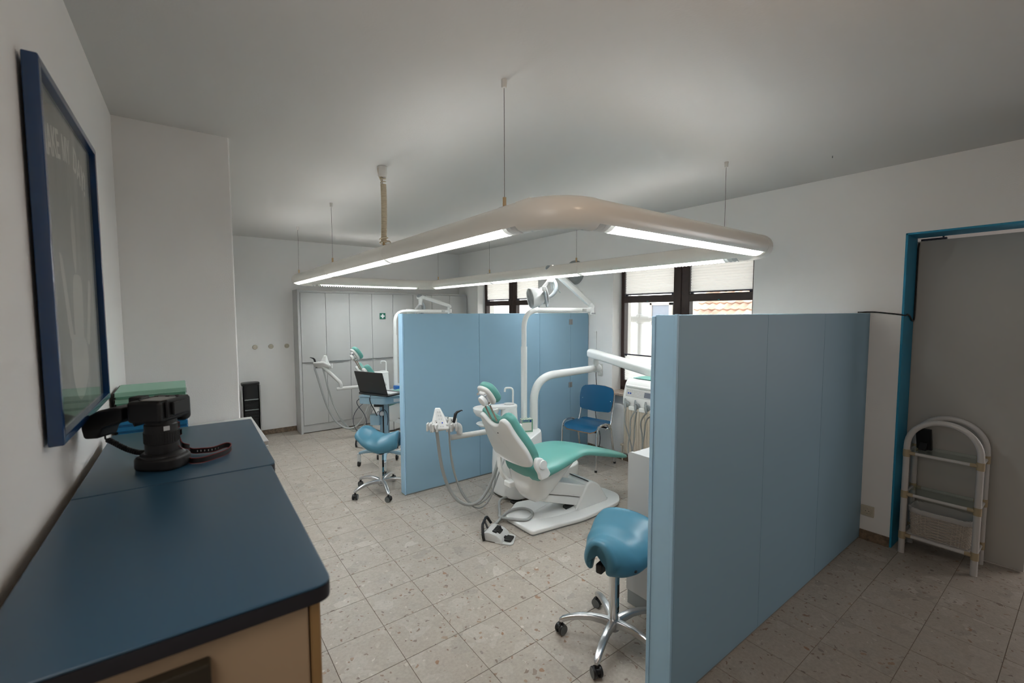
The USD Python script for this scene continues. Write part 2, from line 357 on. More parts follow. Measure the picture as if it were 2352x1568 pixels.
# ------------------------------------------------------------------ the room
HC = 2.776; XW = 4.14; YB = 7.13; YR = -2.3
WIN = [(1.92, 3.53), (4.90, 6.505)]; WZ0, WZ1 = .80, 2.36
def lw(y): return -.307 + .0219 * y            # the left wall runs slightly askew
floor = setting('floor')
part(floor, 'grout_bed', box(-.6, 6.0, YR - .2, YB + .3, -.12, -.0025), 'grout', smooth=False, w=True)
TX, TY, TS = .8502, 3.2268, .30
cells = []
for i in range(-5, 17):
    for j in range(-14, 20):
        x, y = TX + i * TS, TY + j * TS
        if x > 6.0 or x + TS < -.55 or y > YB + .1 or y + TS < YR: continue
        c = np.array([x + .15, y + .15, 0]) - EYE; z = c @ fw; a = 0.0
        if z > .3:
            u, w_ = FPX * (c @ RT) / z, -FPX * (c @ UP) / z
            hid = (x + TS < .22 and y > .75) or (x + TS < .55 and y > 4.0) or (y > 1.1 and y < 2.3 and x > 2.1) or (x > 4.45) or (y > 4.0 and x > 2.1) or (y > 6.75 and x > 1.3)
            if abs(u) < 1290 and abs(w_) < 900 and not hid: a = TS * TS * -c[2] / z ** 3
        cells.append((a, x, y))
cells.sort(key=lambda c: -c[0])
def tile(x, y):
    g, e = .0014, .0006; t = rng.uniform(-.0004, .0004)
    b0 = [[x + g, y + g], [x + TS - g, y + g], [x + TS - g, y + TS - g], [x + g, y + TS - g]]; b1 = inset(b0, e)
    return loft(np.array([[[*p, -.006] for p in b0], [[*p, -.0007 + t] for p in b0], [[*p, 0.0 + t] for p in b1]]))
for k, (a, x, y) in enumerate(cells):
    if a > 0 and k < 300: part(floor, 'floor_tile', tile(x, y), 'breccia', smooth=False, w=True)
rest = [tile(x, y) for k, (a, x, y) in enumerate(cells) if not (a > 0 and k < 300)]
part(floor, 'floor_tiling', join(*rest), 'breccia', smooth=False, w=True, kind='stuff')

single('ceiling', box(-.7, 6.2, YR - .2, YB + .3, HC, HC + .15), 'ceiling_paint', smooth=False, kind='structure')
def quadwall(pts, h0, h1): return prism(np.array(pts), h0, h1)
single('wall_left', quadwall([(lw(YR), YR), (lw(3.4), 3.4), (lw(3.4) - .2, 3.4), (lw(YR) - .2, YR)], -.1, HC + .02), 'wall_paint', smooth=False, kind='structure')
single('wall_pillar', prism(rpoly([(-.5, 3.2), (.291, 3.2), (.291, YB + .05), (-.5, YB + .05)], [0, .012, 0, 0]), -.1, HC + .02), 'wall_paint', smooth=20, kind='structure')
single('wall_back', box(.25, 4.6, YB, YB + .2, -.1, HC + .02), 'wall_paint', smooth=False, kind='structure')
single('wall_rear', box(-.7, 6.0, YR - .2, YR, -.1, HC + .02), 'wall_paint', smooth=False, kind='structure')
DY0, DY1, DZ = -.85, .885, 2.285
segs = []
def wseg(y0, y1, z0, z1, x1): segs.append(box(XW, x1, y0, y1, z0, z1))
wseg(YR, DY0, -.1, HC + .02, 4.40); wseg(DY0, DY1, DZ, HC + .02, 4.40); wseg(DY1, 1.5, -.1, HC + .02, 4.40)
ys = [1.5, WIN[0][0], WIN[0][1], WIN[1][0], WIN[1][1], YB]
for k in range(5):
    if k % 2 == 0: wseg(ys[k], ys[k + 1], -.1, HC + .02, 4.48)
    else: wseg(ys[k], ys[k + 1], -.1, WZ0 - .03, 4.48); wseg(ys[k], ys[k + 1], WZ1, HC + .02, 4.48)
single('wall_right', join(*segs), 'wall_paint', smooth=False, kind='structure')
hall = [box(5.9, 6.1, YR - .2, 1.7, -.1, HC + .02), box(4.40, 6.1, 1.5, 1.7, -.1, HC + .02)]
single('wall_hall', join(*hall), 'wall_paint', smooth=False, kind='structure')
# stone skirting
single('baseboard_back', box(.291, 1.36, YB - .012, YB, 0, .07, .002), 'skirting_stone', smooth=False, kind='structure')
single('baseboard_right', join(box(XW - .012, XW, DY1, 1.065, 0, .075, .002), box(XW - .012, XW, 1.2, 3.9, 0, .075, .002), box(XW - .012, XW, 4.02, YB, 0, .075, .002)), 'skirting_stone', smooth=False, kind='structure')

# windows: two sashes each in a dark frame
def window(k, y0, y1):
    t = setting(f'window_{k + 1}')
    ym = (y0 + y1) / 2; a, b = y0 - .0, y1 + .04; X0, X1 = 4.30, 4.38
    a = y0 - .02
    part(t, 'window_frame', join(box(X0, X1, a, a + .06, WZ0 - .03, WZ1 + .03, .003), box(X0, X1, b - .06, b, WZ0 - .03, WZ1 + .03, .003), box(X0, X1, a, b, WZ1 - .03, WZ1 + .03, .003), box(X0, X1, a, b, WZ0 - .03, WZ0 + .045, .003)), 'wood_dark', smooth=False, w=True)
    for s, (p, q) in enumerate(((a + .05, ym - .002), (ym + .002, b - .05))):
        i0, i1 = (p + .045, q - .092) if s == 0 else (p + .092, q - .045)
        sash = part(t, 'sash', join(box(X0 - .018, X1 - .02, p, i0, WZ0 + .04, WZ1 - .025, .006), box(X0 - .018, X1 - .02, i1, q, WZ0 + .04, WZ1 - .025, .006), box(X0 - .016, X1 - .02, i0 - .01, i1 + .01, WZ0 + .04, WZ0 + .12, .006), box(X0 - .016, X1 - .02, i0 - .01, i1 + .01, WZ1 - .085, WZ1 - .025, .006), box(X0 - .016, X1 - .02, i0 - .01, i1 + .01, 1.847, 1.923, .006)), 'wood_dark', smooth=False, w=True)
        for z0, z1 in ((WZ0 + .115, 1.85), (1.92, WZ1 - .08)):
            part(sash, 'window_pane', box(4.328, 4.334, i0 - .005, i1 + .005, z0, z1), 'window_glass', smooth=False, w=True)
        part(sash, 'blind_clip', box(X0 - .022, X0 - .012, (i0 + i1) / 2 - .008, (i0 + i1) / 2 + .008, 1.853, 1.860, .001), 'clip_teal', w=True)
        for which in ('upper', 'lower'):
            zt, zb = (WZ1 - .085, 1.945) if which == 'upper' else (1.235, WZ0 + .10)
            n = int(round((zt - zb) / .0135)); zz = np.linspace(zt, zb, n + 1)
            pr = np.array([[4.306 + (.0032 if m % 2 else -.0032), z] for m, z in enumerate(zz)])
            side = 'left' if s == 1 else 'right'
            bl = thing('pleated_blind', f"{which} white pleated blind, {side} sash of the {'nearer window' if k == 0 else 'far window by the cupboard'}", 'blind', (4.306, (i0 + i1) / 2, zb), group=None)
            v, f = loft(np.array([[[p[0], yy, p[1]] for p in pr] for yy in (i0 + .004, i1 - .004)]), cap=False); f = f[[q for q in range(len(f)) if not ({0, n} <= set(f[q] % (n + 1)))]]; part(bl, 'pleated_cloth', (v, f), 'blind_cloth', smooth=False, w=True)
            zr = zb if which == 'upper' else zt
            part(bl, 'rail', box(4.294, 4.318, i0 + .002, i1 - .002, zr - .009, zr + .003, .002), 'rail_navy', smooth=False, w=True)
            part(bl, 'rail', box(4.294, 4.318, i0 + .002, i1 - .002, (zt if which == 'upper' else zb) - .004, (zt if which == 'upper' else zb) + .008, .002), 'rail_navy', smooth=False, w=True)
            for y in (i0 + .02, i1 - .02): part(bl, 'bracket', box(4.296, 4.32, y - .012, y + .012, zr - .022, zr - .008, .002), 'rail_navy', smooth=False, w=True)
    part(t, 'window_handle', join(cyl((X0 - .02, ym + .045, 1.45), (X0 - .05, ym + .045, 1.45), .009), blob([((X0 - .05, ym + .045, 1.45), .009), ((X0 - .05, ym + .045, 1.34), .008)])), 'alu', w=True)
    part(t, 'window_sill', box(4.055, 4.30, y0 - .09 if k == 0 else y0 - .06, y1 + .06, WZ0 - .03, WZ0, .004), 'sill_marble', smooth=False, w=True)
window(0, *WIN[0]); window(1, *WIN[1])

# sliding door in its painted opening
single('trim_1', join(box(XW - .002, 4.402, DY1 - .012, DY1 + .001, 0, DZ, .001), box(XW - .002, 4.402, DY0, DY1, DZ - .012, DZ + .001, .001), box(XW - .002, 4.402, DY0 - .001, DY0 + .012, 0, DZ, .001)), 'jamb_teal', smooth=False, kind='structure')
door = setting('door_1')
part(door, 'door_leaf', box(4.418, 4.456, .252, 1.12, .012, 2.252, .002), 'door_paint', smooth=False, w=True)
part(door, 'door_roller', join(box(4.425, 4.45, .72, .86, 2.252, 2.268, .002), box(4.432, 4.438, .735, .745, 2.26, 2.32)), 'rail_navy', smooth=False, w=True)
part(door, 'door_track', box(4.402, 4.47, -.9, 1.4, 2.33, 2.37, .002), 'alu', smooth=False, w=True)

# ------------------------------------------------------------------ blue partitions
def partition(label, x0, x1, y0, y1, seams, front, posts):
    t = thing('partition', label, 'partition', (x0, y0, 0))
    xs = [x0 + .012] + seams + [x1]
    for a, b in zip(xs[:-1], xs[1:]): part(t, 'wall_panel', box(a + .0012, b - .0012, y0, y1, .012, 1.724, .0015), 'partition_blue', smooth=False, w=True)
    part(t, 'core', box(x0 + .02, x1, y0 + .006, y1 - .006, 0, 1.715), 'partition_blue', smooth=False, w=True)
    part(t, 'end_post', box(x0, x0 + .0115, y0 + .0157, y1, .008, 1.7235, .0008), 'partition_edge', smooth=False, w=True)
    part(t, 'corner_strip', box(x0 - .002, x0 + .0115, y0, y0 + .0155, .008, 1.7265, .0012), 'partition_edge', smooth=False, w=True)
    if posts: part(t, 'edge_strip', box(x0 - .004, x0 + .0115, y1 + .0005, y1 + .018, .008, 1.718, .0012), 'partition_edge', smooth=False, w=True)
    part(t, 'floor_rail', box(x0 + .005, x1, y0 + .004, y1 - .004, 0, .0118), 'mid_grey', smooth=False, w=True)
    return t
pr = partition('large pale blue panel partition in the right foreground, its post end facing the camera', 1.655, 4.14, 1.066, 1.172, [2.475, 3.262], 'y0', True)
pl_ = partition('pale blue partition between the two treatment chairs, with two steel hinges', 1.665, 4.135, 3.912, 4.005, [2.508, 3.333, 3.824], 'y0', False)
for z in (1.618, .851):
    h = part(pl_, 'hinge', join(box(3.795, 3.853, 3.906, 3.912, z - .032, z + .032, .002), cyl((3.824, 3.905, z - .03), (3.824, 3.905, z + .03), .006, 10)), 'hinge_steel', w=True)

# ------------------------------------------------------------------ tall white cupboard along the back wall
t = thing('tall_cupboard', 'white built-in cupboard wall with eight columns of doors along the back wall', 'cupboard', (1.355, 6.82, 0))
part(t, 'side_panel', box(1.355, 1.388, 6.815, YB - .004, 0, 2.062, .002), 'cabinet_white', smooth=False, w=True)
part(t, 'top_panel', box(1.388, 4.118, 6.845, YB - .004, 2.022, 2.05, .002), 'cabinet_white', smooth=False, w=True)
part(t, 'carcass', box(1.39, 4.118, 6.848, YB - .006, .012, 2.02), 'cabinet_white', smooth=False, w=True)
part(t, 'plinth', box(1.39, 4.118, 6.838, 6.85, .012, .118, .001), 'cabinet_white', smooth=False, w=True)
xs = np.linspace(1.394, 4.118, 9)
for k in range(8):
    a, b = xs[k] + .0022, xs[k + 1] - .0022
    part(t, 'upper_door', box(a, b, 6.828, 6.846, 1.028, 2.020, .0015), 'cabinet_white', smooth=False, w=True)
    d = part(t, 'lower_door', box(a, b, 6.828, 6.846, .122, 1.016, .0015), 'cabinet_white', smooth=False, w=True)
    part(d, 'handle', box(a + .035, b - .02, 6.812, 6.832, 1.0165, 1.0235, .001), 'handle_grey', smooth=False, w=True)
sg = thing('first_aid_sign', 'small green square sign with a white cross on a cupboard door', 'sign', (2.582, 6.828, 1.68))
part(sg, 'sign_board', box(2.535, 2.629, 6.8235, 6.8278, 1.633, 1.727, .001), 'sign_green', smooth=False, w=True)
cx, cz, a, b = 2.582, 1.68, .033, .012
part(sg, 'cross', prism([(cx - b, cz - a), (cx + b, cz - a), (cx + b, cz - b), (cx + a, cz - b), (cx + a, cz + b), (cx + b, cz + b), (cx + b, cz + a), (cx - b, cz + a), (cx - b, cz + b), (cx - a, cz + b), (cx - a, cz - b), (cx - b, cz - b)], 6.8222, 6.8238, plane='xz'), 'sign_white', smooth=False, w=True)
for x, wh in ((.857, 'left'), (1.055, 'middle'), (1.26, 'right')):
    s = thing('blanking_plate', f'round cream blanking plate on the back wall, {wh} one of the row of three', 'wall plate', (x, YB, 1.257), group=None)
    part(s, 'cover', lathe([(.0, .012), (.026, .011), (.032, .006), (.033, 0)], (x, YB, 1.257), (0, -1, 0), 24), 'socket_cream', w=True)
    part(s, 'screw', join(*[cyl((x + e, YB - .010, 1.257), (x + e, YB - .0135, 1.257), .004, 8) for e in (-.016, .016)]), 'mid_grey', w=True)
# black tower heater
t = thing('tower_heater', 'black tower fan heater with silver edges standing in the corner behind the pillar', 'heater', (.762, 6.97, 0))
def stad(cx, cy, a, b, n=20):
    th = np.arange(n) * 2 * np.pi / n; c, s = np.cos(th), np.sin(th)
    return np.stack([cx + a * np.sign(c) * abs(c) ** .7, cy + b * np.sign(s) * abs(s) ** .7], 1)
part(t, 'body', prism(stad(.762, 6.97, .105, .085), .03, .76), 'black_plastic', w=True)
part(t, 'top_cap', prism(stad(.762, 6.97, .112, .09), .757, .79, .008), 'black_plastic', w=True)
part(t, 'base', prism(stad(.762, 6.97, .13, .11), 0, .035, .008), 'black_plastic', w=True)
for sx in (-1, 1): part(t, 'edge_trim', box(.762 + sx * .104 - .007, .762 + sx * .104 + .007, 6.895, 6.95, .04, .755, .003), 'alu', w=True)
for k in range(14): part(t, 'vent_slat', box(.68, .845, 6.876, 6.892, .30 + k * .02, .312 + k * .02, .002), 'mid_grey' if k % 7 == 6 else 'soft_black', smooth=False, w=True)

# ------------------------------------------------------------------ the suspended ring lamp
LX0, LX1, LY0, LY1, LZ, LR, BR = 1.215, 3.105, 1.33, 6.23, 2.147, .067, .20
lamp = thing('ring_lamp', 'large white rectangular tube lamp with rounded corners hung from wires under the ceiling', 'lamp', (LX0, LY0, LZ))
OA = math.radians(47)
from shapely.geometry import Polygon
from shapely.ops import unary_union
OT = math.radians(7.5)  # half angle of the top slot, added to let the ceiling fill out
def arc_poly(a0, a1):
    a = np.linspace(a0, a1, 26); return Polygon(np.vstack([np.stack([LR * np.cos(a), LR * np.sin(a)], 1), np.stack([(LR - .004) * np.cos(a), (LR - .004) * np.sin(a)], 1)[::-1]]))
web = .0605
shell_prof = unary_union([arc_poly(-math.pi / 2 + OA, math.pi / 2 - OT), arc_poly(math.pi / 2 + OT, 1.5 * math.pi - OA), Polygon([(-web, -LR * math.cos(OA) + .018), (web, -LR * math.cos(OA) + .018), (web, -LR * math.cos(OA) + .021), (-web, -LR * math.cos(OA) + .021)])])
assert shell_prof.geom_type == 'Polygon' and not shell_prof.interiors
shell_prof = np.array(shell_prof.exterior.coords)[:-1]
def run(p0, p1, ends):
    """one straight length: open tube shell, diffuser, cross fins. ends: dark length at either end"""
    p0, p1 = np.array(p0, float), np.array(p1, float); d = (p1 - p0) / np.linalg.norm(p1 - p0); L = np.linalg.norm(p1 - p0); nrm = np.array([-d[1], d[0], 0])
    Z = np.array([0, 0, 1.0])
    rings = [[p + nrm * a + Z * (LZ + b) for a, b in shell_prof] for p in (p0 + d * .0012, p1 - d * .0012)]
    v, f = loft(np.array(rings), cap=False)
    n = len(shell_prof); tri = np.asarray(mapbox_earcut.triangulate_float64(np.ascontiguousarray(shell_prof), np.array([n], np.uint32)), int).reshape(-1, 3)
    f = np.vstack([f, tri, tri[:, ::-1] + n])
    h = part(lamp, 'tube_housing', (v, f), 'lamp_enamel', smooth=30, w=True)
    hw = LR * math.sin(OA) - .004; zc = LZ - LR * math.cos(OA)
    B = (p0 + d * ends[0] + Z * 0, p1 - d * ends[1])
    def slab(q0, q1, w, z0, z1): return basis(box(0, np.linalg.norm(q1 - q0), -w, w, z0, z1), [q0[0], q0[1], 0], d, nrm, Z)
    part(h, 'diffuser', slab(B[0], B[1], hw, zc + .010, zc + .014), 'lamp_diffuser', smooth=False, w=True)
    part(h, 'reflector', slab(p0 + d * .004, p1 - d * .004, hw, zc + .0145, zc + .018), 'louvre_white', smooth=False, w=True)
    part(h, 'uplight_strip', slab(p0 + d * .16, p1 - d * .16, .0085, LZ + LR - .010, LZ + LR - .007), 'added_uplight', smooth=False, w=True)  # added emitter under the top slot, brightens the ceiling
    th = np.linspace(-OA * .97, OA * .97, 13)
    prof = np.vstack([np.stack([(LR - .001) * np.sin(th), -(LR - .001) * np.cos(th)], 1), [[hw, zc - LZ + .009], [-hw, zc - LZ + .009]]])
    fins = []
    for s in np.arange(.014, L - .008, .0285):
        v, f = prism(prof, -.0007, .0007)
        fins.append(basis((v, f), [*(p0 + d * s)[:2], LZ], nrm, Z, d))
    part(h, 'louvre_fins', join(*fins), 'louvre_white', smooth=False, w=True, kind='stuff')
ysL = [1.53, 3.03, 4.53, 6.03]
for x in (LX0, LX1):
    for a, b in zip(ysL[:-1], ysL[1:]): run((x, a, 0), (x, b, 0), (.11 if a == ysL[0] else .03, .05))
run((LX0 + BR, LY0, 0), (LX1 - BR, LY0, 0), (.11, .05)); run((LX0 + BR, LY1, 0), (LX1 - BR, LY1, 0), (.12, .06))
for cx, cy, a0 in ((LX0 + BR, LY0 + BR, 180), (LX1 - BR, LY0 + BR, 270), (LX1 - BR, LY1 - BR, 0), (LX0 + BR, LY1 - BR, 90)):
    a = np.radians(np.linspace(a0 - .4, a0 + 90.4, 25)); p = np.stack([cx + BR * np.cos(a), cy + BR * np.sin(a), np.full(25, LZ)], 1)
    c = part(lamp, 'corner_bend', tube(p, LR + .0016, 32, ref=(0, 0, 1)), 'lamp_enamel', w=True)
    scr = [cyl((cx + BR * math.cos(math.radians(q)), cy + BR * math.sin(math.radians(q)), LZ - LR - .002), (cx + BR * math.cos(math.radians(q)), cy + BR * math.sin(math.radians(q)), LZ - LR + .004), .006, 10) for q in (a0 + 14, a0 + 76)]
    part(c, 'screw', join(*scr), 'handle_grey', w=True)
for x, ys_ in ((LX0 + .003, (1.68, 3.165, 4.49, 5.965)), (LX1, (1.65, 3.105, 4.60, 5.95))):
    for y in ys_:
        w = part(lamp, 'suspension_wire', cyl((x, y, LZ + LR), (x, y, HC - .03), .0016, 8), 'wire', w=True)
        part(w, 'wire_grip', cyl((x, y, LZ + LR - .003), (x, y, LZ + LR + .045), .0085, 14), 'ferrule', w=True)
        part(w, 'mount_clip', join(box(x - .012, x + .012, y - .035, y + .035, LZ + LR - .004, LZ + LR + .003, .001)), 'mid_grey', smooth=False, w=True)
        if not (x < 2 and abs(y - 3.165) < .01): part(w, 'ceiling_cup', cyl((x, y, HC - .036), (x, y, HC), .012, 16, .014), 'socket_white', w=True)
    for y in (1.46, 3.42): part(lamp, 'cover_plate', box(x - .015, x + .015, y + .02, y + .12, LZ + LR - .004, LZ + LR + .0035, .001), 'lamp_enamel', smooth=False, w=True)
cx, cy = LX0 + .003, 3.165
rose = part(lamp, 'ceiling_rose', lathe([(.0, 0), (.028, .0), (.031, .012), (.033, .06), (.033, .072)], (cx, cy, HC - .075), (0, 0, 1), 28), 'socket_white', w=True)
s = np.linspace(0, 1, 1500); zc = LZ + LR + .03 + s * .44; turns = 52
coil = np.stack([cx + .017 * np.cos(s * turns * 2 * np.pi) + .008 * np.sin(s * 3.0), cy + .017 * np.sin(s * turns * 2 * np.pi) + .004 * np.sin(s * 5), zc + .010 * np.maximum(0, s - .92) * 60 * s], 1)
tail = spline([coil[-1], [cx - .03, cy, coil[-1][2] + .03], [cx - .012, cy, HC - .10], [cx - .005, cy, HC - .07]], 30)
loop = np.array([[cx + .028 * math.cos(q), cy + .028 * math.sin(q), LZ + LR + .012 + .004 * q] for q in np.linspace(0, 2 * math.pi * 2, 50)])
part(lamp, 'coiled_cable', join(tube(coil, .0042, 7), tube(tail, .0042, 7), tube(loop, .0042, 7), tube(spline([[cx + .02, cy + .01, LZ + LR + .04], [cx + .03, cy - .04, LZ + LR + .03], [cx + .02, cy - .07, LZ + LR]], 14), .0042, 7)), 'coil_cream', w=True)

# ------------------------------------------------------------------ left: filing cabinets under the blue worktop
WT = 1.25; A0 = -1.25
def rot_l(m): return move(m, (-.02, 1.6, 0), rotz=A0)            # local frame of the row: x across, y along
def lbox(*a, b=0): return rot_l(box(*a, b=b))
def worktop(label, y0, y1, x0, x1):
    t = thing('worktop', label, 'worktop', (x0, y0, WT - .032))
    poly = rpoly([(x0, y0), (x1, y0), (x1, y1), (x0, y1)], [.004, .03, .012, .004], 6)
    part(t, 'board', rot_l(prism(poly, WT - .004, WT, .003)), 'counter_blue', smooth=30, w=True)
    part(t, 'board_edge', rot_l(prism(poly, WT - .032, WT - .0045, .002)), 'counter_edge', smooth=30, w=True)
worktop('long dark blue worktop nearest the camera, on the cream filing cabinet', -.775, -.008, -.222, .244)
worktop('blue worktop section beyond the seam, with the camera standing on it', -.003, .752, -.222, .258)
def filing(label, y0, y1, front):
    t = thing('filing_cabinet', label, 'cabinet', (-.2, 1.6 + y0, 0))
    z1 = WT - .033
    part(t, 'carcass', join(lbox(-.215, .222, y0 + .02, y1, 0, z1, b=.003)), 'file_tan', smooth=False, w=True)
    part(t, 'front_frame', join(lbox(.208, .226, y0, y0 + .022, 0, z1, b=.003), lbox(-.218, -.203, y0, y0 + .022, 0, z1, b=.003)), 'file_tan', smooth=False, w=True)
    zz = np.linspace(.03, z1 - .004, 4)
    for a, b in zip(zz[::-1][1:], zz[::-1][:-1]):
        d = part(t, 'drawer', lbox(-.2, .205, y0 - .001, y0 + .03, a + .003, b - .003, b=.003), 'file_cream', smooth=False, w=True)
        if front:
            zc = b - .062
            prof = rpoly([(-.075, zc + .012), (-.05, zc + .034), (.055, zc + .034), (.058, zc + .03), (.058, zc - .03), (-.075, zc - .03)], [.012, .02, .003, .003, .004, .01])
            v, f = prism(prof, y0 - .022, y0 + .002, .004, plane='xz')
            part(d, 'handle', rot_l((v, f)), 'file_dark', w=True)
            part(d, 'handle_lip', lbox(-.07, .06, y0 - .03, y0 - .012, zc - .036, zc - .028, b=.003), 'file_tan', w=True)
filing('cream filing cabinet with tan edges and a dark recessed handle in the lower left corner', -.755, -.02, True)
filing('second filing cabinet further along, under the worktop with the camera', .0, .735, False)
t = thing('white_cupboard', 'white low cupboard behind the worktop in front of the pillar', 'cupboard', (.05, 2.53, 0))
part(t, 'carcass', box(-.235, .338, 2.535, 3.19, 0, 1.066, .002), 'cabinet_white', smooth=False, w=True)
part(t, 'top', box(-.237, .349, 2.53, 3.194, 1.0665, 1.087, .002), 'cabinet_white', smooth=False, w=True)
part(t, 'door', box(.3385, .348, 2.545, 3.18, .08, 1.06, .002), 'cabinet_white', smooth=False, w=True)

# stack of flat cardboard boxes on the white cupboard
zb = 1.0872
for k in range(10):
    col = 'box_blue' if k < 6 else 'box_green'
    h = .0292 if k < 6 else .0318
    nth = ['lowest', 'second', 'third', 'fourth', 'fifth', 'sixth'][k] if k < 6 else ['lowest', 'second', 'third', 'topmost'][k - 6]
    t = thing('storage_box', f"flat {'blue' if k < 6 else 'pale green'} cardboard storage box, {nth} {'blue' if k < 6 else 'green'} one of the stack by the pillar", 'box', (-.105, 2.72, zb), rng.uniform(-.5, .5), group=None)
    dx, dy = rng.uniform(-.003, .003), rng.uniform(-.004, .004)
    x0, x1, y0, y1 = -.127 + dx, .125 + dx, -.135 + dy, .135 + dy
    part(t, 'tray', box(x0 + .003, x1 - .003, y0 + .003, y1 - .003, 0, h * .55, .001), col + '_dark', smooth=False)
    part(t, 'lid', box(x0, x1, y0, y1, h * .36, h - .0006, .002), col, smooth=False)
    part(t, 'lid_lip', box(x0 - .001, x1 + .001, y0 - .0015, y0 + .002, h * .34, h * .44, .0006), col, smooth=False)
    part(t, 'spine_shadow_strip' if False else 'hinge_strip', box(x0 - .0045, x0 - .0004, y0 + .004, y1 - .004, .001, h - .003, .001), 'soft_black', smooth=False)  # black strip standing in for the shade in the gap beside the stack
    part(t, 'plastic_edge', box(x1, x1 + .004, y0 + .002, y1 - .01, h * .2, h * .9, .001), 'label_white', smooth=False)
    zb += h

# ------------------------------------------------------------------ digital camera standing on its lens
ca = np.array([.8, -.6, 0]); cb = np.array([.6, .8, 0]); CO = np.array([-.053, 1.779, WT]); CZ = np.array([0, 0, 1.0])
def L(m): return basis(m, CO, ca, cb, CZ)          # x: to the right in the picture, y: away, z: up
S = .0002207                                        # metres per pixel of the close-up
cm = thing('photo_camera', 'black reflex camera with ring flash standing lens down on the blue worktop', 'camera', CO)
ringp = stad(0, 0, .069, .058, 40)
part(cm, 'ring_flash', L(prism(ringp, .0, .040, .010, steps=4)), 'soft_black', w=True, label='oval ring flash at the bottom')
part(cm, 'ring_flash_cap', L(lathe([(.062, .036), (.060, .044), (.052, .050), (.046, .052)], n=40, sy=.9)), 'black_plastic', w=True)
ln = part(cm, 'lens', L(lathe([(.043, .044), (.0445, .050), (.0445, .075), (.0435, .078), (.0455, .080), (.0455, .118), (.0440, .121), (.0440, .138), (.041, .142), (.041, .155), (.039, .158)], n=40)), 'soft_black', w=True)
ribs = [L(box(.0452, .0462, -.0012, .0012, .083, .115)) for _ in range(1)]
part(ln, 'focus_ring', join(*[L(move(box(.045, .0463, -.0014, .0014, .083, .115), rotz=q)) for q in range(0, 360, 8)]), 'black_rubber', smooth=False, w=True)
part(ln, 'scale_label', L(move(box(.0436, .0446, -.008, .008, .122, .136, .0004), rotz=-35)), 'label_white', smooth=False, w=True)
body = part(cm, 'body', L(prism(rpoly([(-.060, -.062), (.047, -.062), (.047, .072), (-.060, .072)], [.02, .012, .012, .02]), .152, .218, .010, steps=4)), 'soft_black', w=True)
part(body, 'hand_grip', L(rbox(-.05, .04, .045, .085, .135, .205, .015)), 'black_rubber', w=True)
part(body, 'rear_screen', L(box(-.022, .042, -.052, .012, .2185, .2215, .002)), 'screen_grey', smooth=False, w=True)
part(body, 'buttons', L(join(*[cyl((x, y, .217), (x, y, .221), .005, 10) for x, y in ((-.035, -.03), (-.035, .03), (0, .03), (.02, .045), (.035, .03))])), 'black_plastic', w=True)
part(cm, 'prism_housing', L(hull([[-.055, -.03, .16], [-.055, .03, .16], [-.055, -.03, .212], [-.055, .03, .212], [-.082, -.022, .165], [-.082, .022, .165], [-.08, -.02, .198], [-.08, .02, .198], [-.06, -.03, .135], [-.06, .03, .135]])), 'soft_black', w=True)
part(cm, 'eyepiece', L(rbox(-.085, -.045, -.02, .02, .20, .225, .006)), 'black_rubber', w=True)
part(cm, 'tripod_plate', L(join(box(.048, .056, -.045, .05, .165, .222, .003), box(.057, .066, -.03, .03, .172, .212, .002))), 'black_plastic', smooth=False, w=True)
# flash controller on the hot shoe, bent downward
cp = [(690, 450), (680, 640), (560, 690), (440, 712), (390, 745), (365, 800), (345, 862), (310, 885), (150, 895), (122, 868), (96, 750), (106, 650), (135, 605), (340, 490), (520, 448)]
cp = rpoly([((x - 1110) * S * 1.0, (1330 - y) * S) for x, y in cp], .006, 4)
v, f = prism(cp, -.034, .034, .006, plane='xz')
fc = part(cm, 'flash_controller', L((v, f)), 'soft_black', w=True, label='bent flash controller on the hot shoe')
part(fc, 'shoe_joint', L(join(cyl((-.096, 0, .170), (-.078, 0, .172), .014, 18), cyl((-.087, 0, .171), (-.083, 0, .171), .021, 18))), 'black_plastic', w=True)
cable = spline([((x - 1110) * S, .0, (1330 - y) * S) for x, y in [(295, 880), (300, 930), (340, 945), (430, 990), (540, 1050), (650, 1098), (760, 1125), (860, 1125), (930, 1105)]], 900)
t_, A_, B_ = frames(cable); q = np.linspace(0, 1, 900)
amp = np.clip((q - .14) / .03, 0, 1) * .0062
coil = cable + amp[:, None] * (np.cos(q * 26 * 2 * np.pi)[:, None] * A_ + np.sin(q * 26 * 2 * np.pi)[:, None] * B_)
part(cm, 'coiled_cord', L(tube(coil, .0026, 7)), 'soft_black', w=True)
# neck strap, black with a red edge
sp = spline([(.044, .02, .13), (.025, -.013, .126), (.034, -.014, .089), (.041, .004, .063), (.050, .025, .032), (.062, .026, .013), (.083, .020, .011), (.105, .032, .0105), (.120, .067, .0105), (.128, .108, .0105), (.119, .150, .011), (.100, .181, .012), (.084, .184, .013), (.076, .158, .013), (.064, .134, .012), (.035, .123, .012), (.010, .117, .013), (.004, .108, .022), (.018, .09, .035), (.010, .075, .045), (-.004, .083, .055), (-.012, .085, .072), (.0, .055, .085), (.03, .045, .10)], 190)
upv = np.tile([0, .0, 1.0], (190, 1))
part(cm, 'strap', L(ribbon(sp, upv, .0165, .0014)), 'soft_black', w=True)
part(cm, 'strap_edge', L(join(ribbon(sp + np.array([0, 0, .0084]), upv, .0016, .0024), ribbon(sp - np.array([0, 0, .0084]), upv, .0016, .0024))), 'strap_red', w=True, label='red stitched edge of the strap')

i0_ = int(len(sp) * .60)
part(cm, 'strap_print', L(join(*[move(box(-.0012, .0012, -.0004, .0004, -.0028, .0028), sp[i0_ + 3 * q] + np.array([-.0004, -.0014, 0]), rotz=25) for q in range(7)])), 'label_white', smooth=False, w=True, kind='stuff')

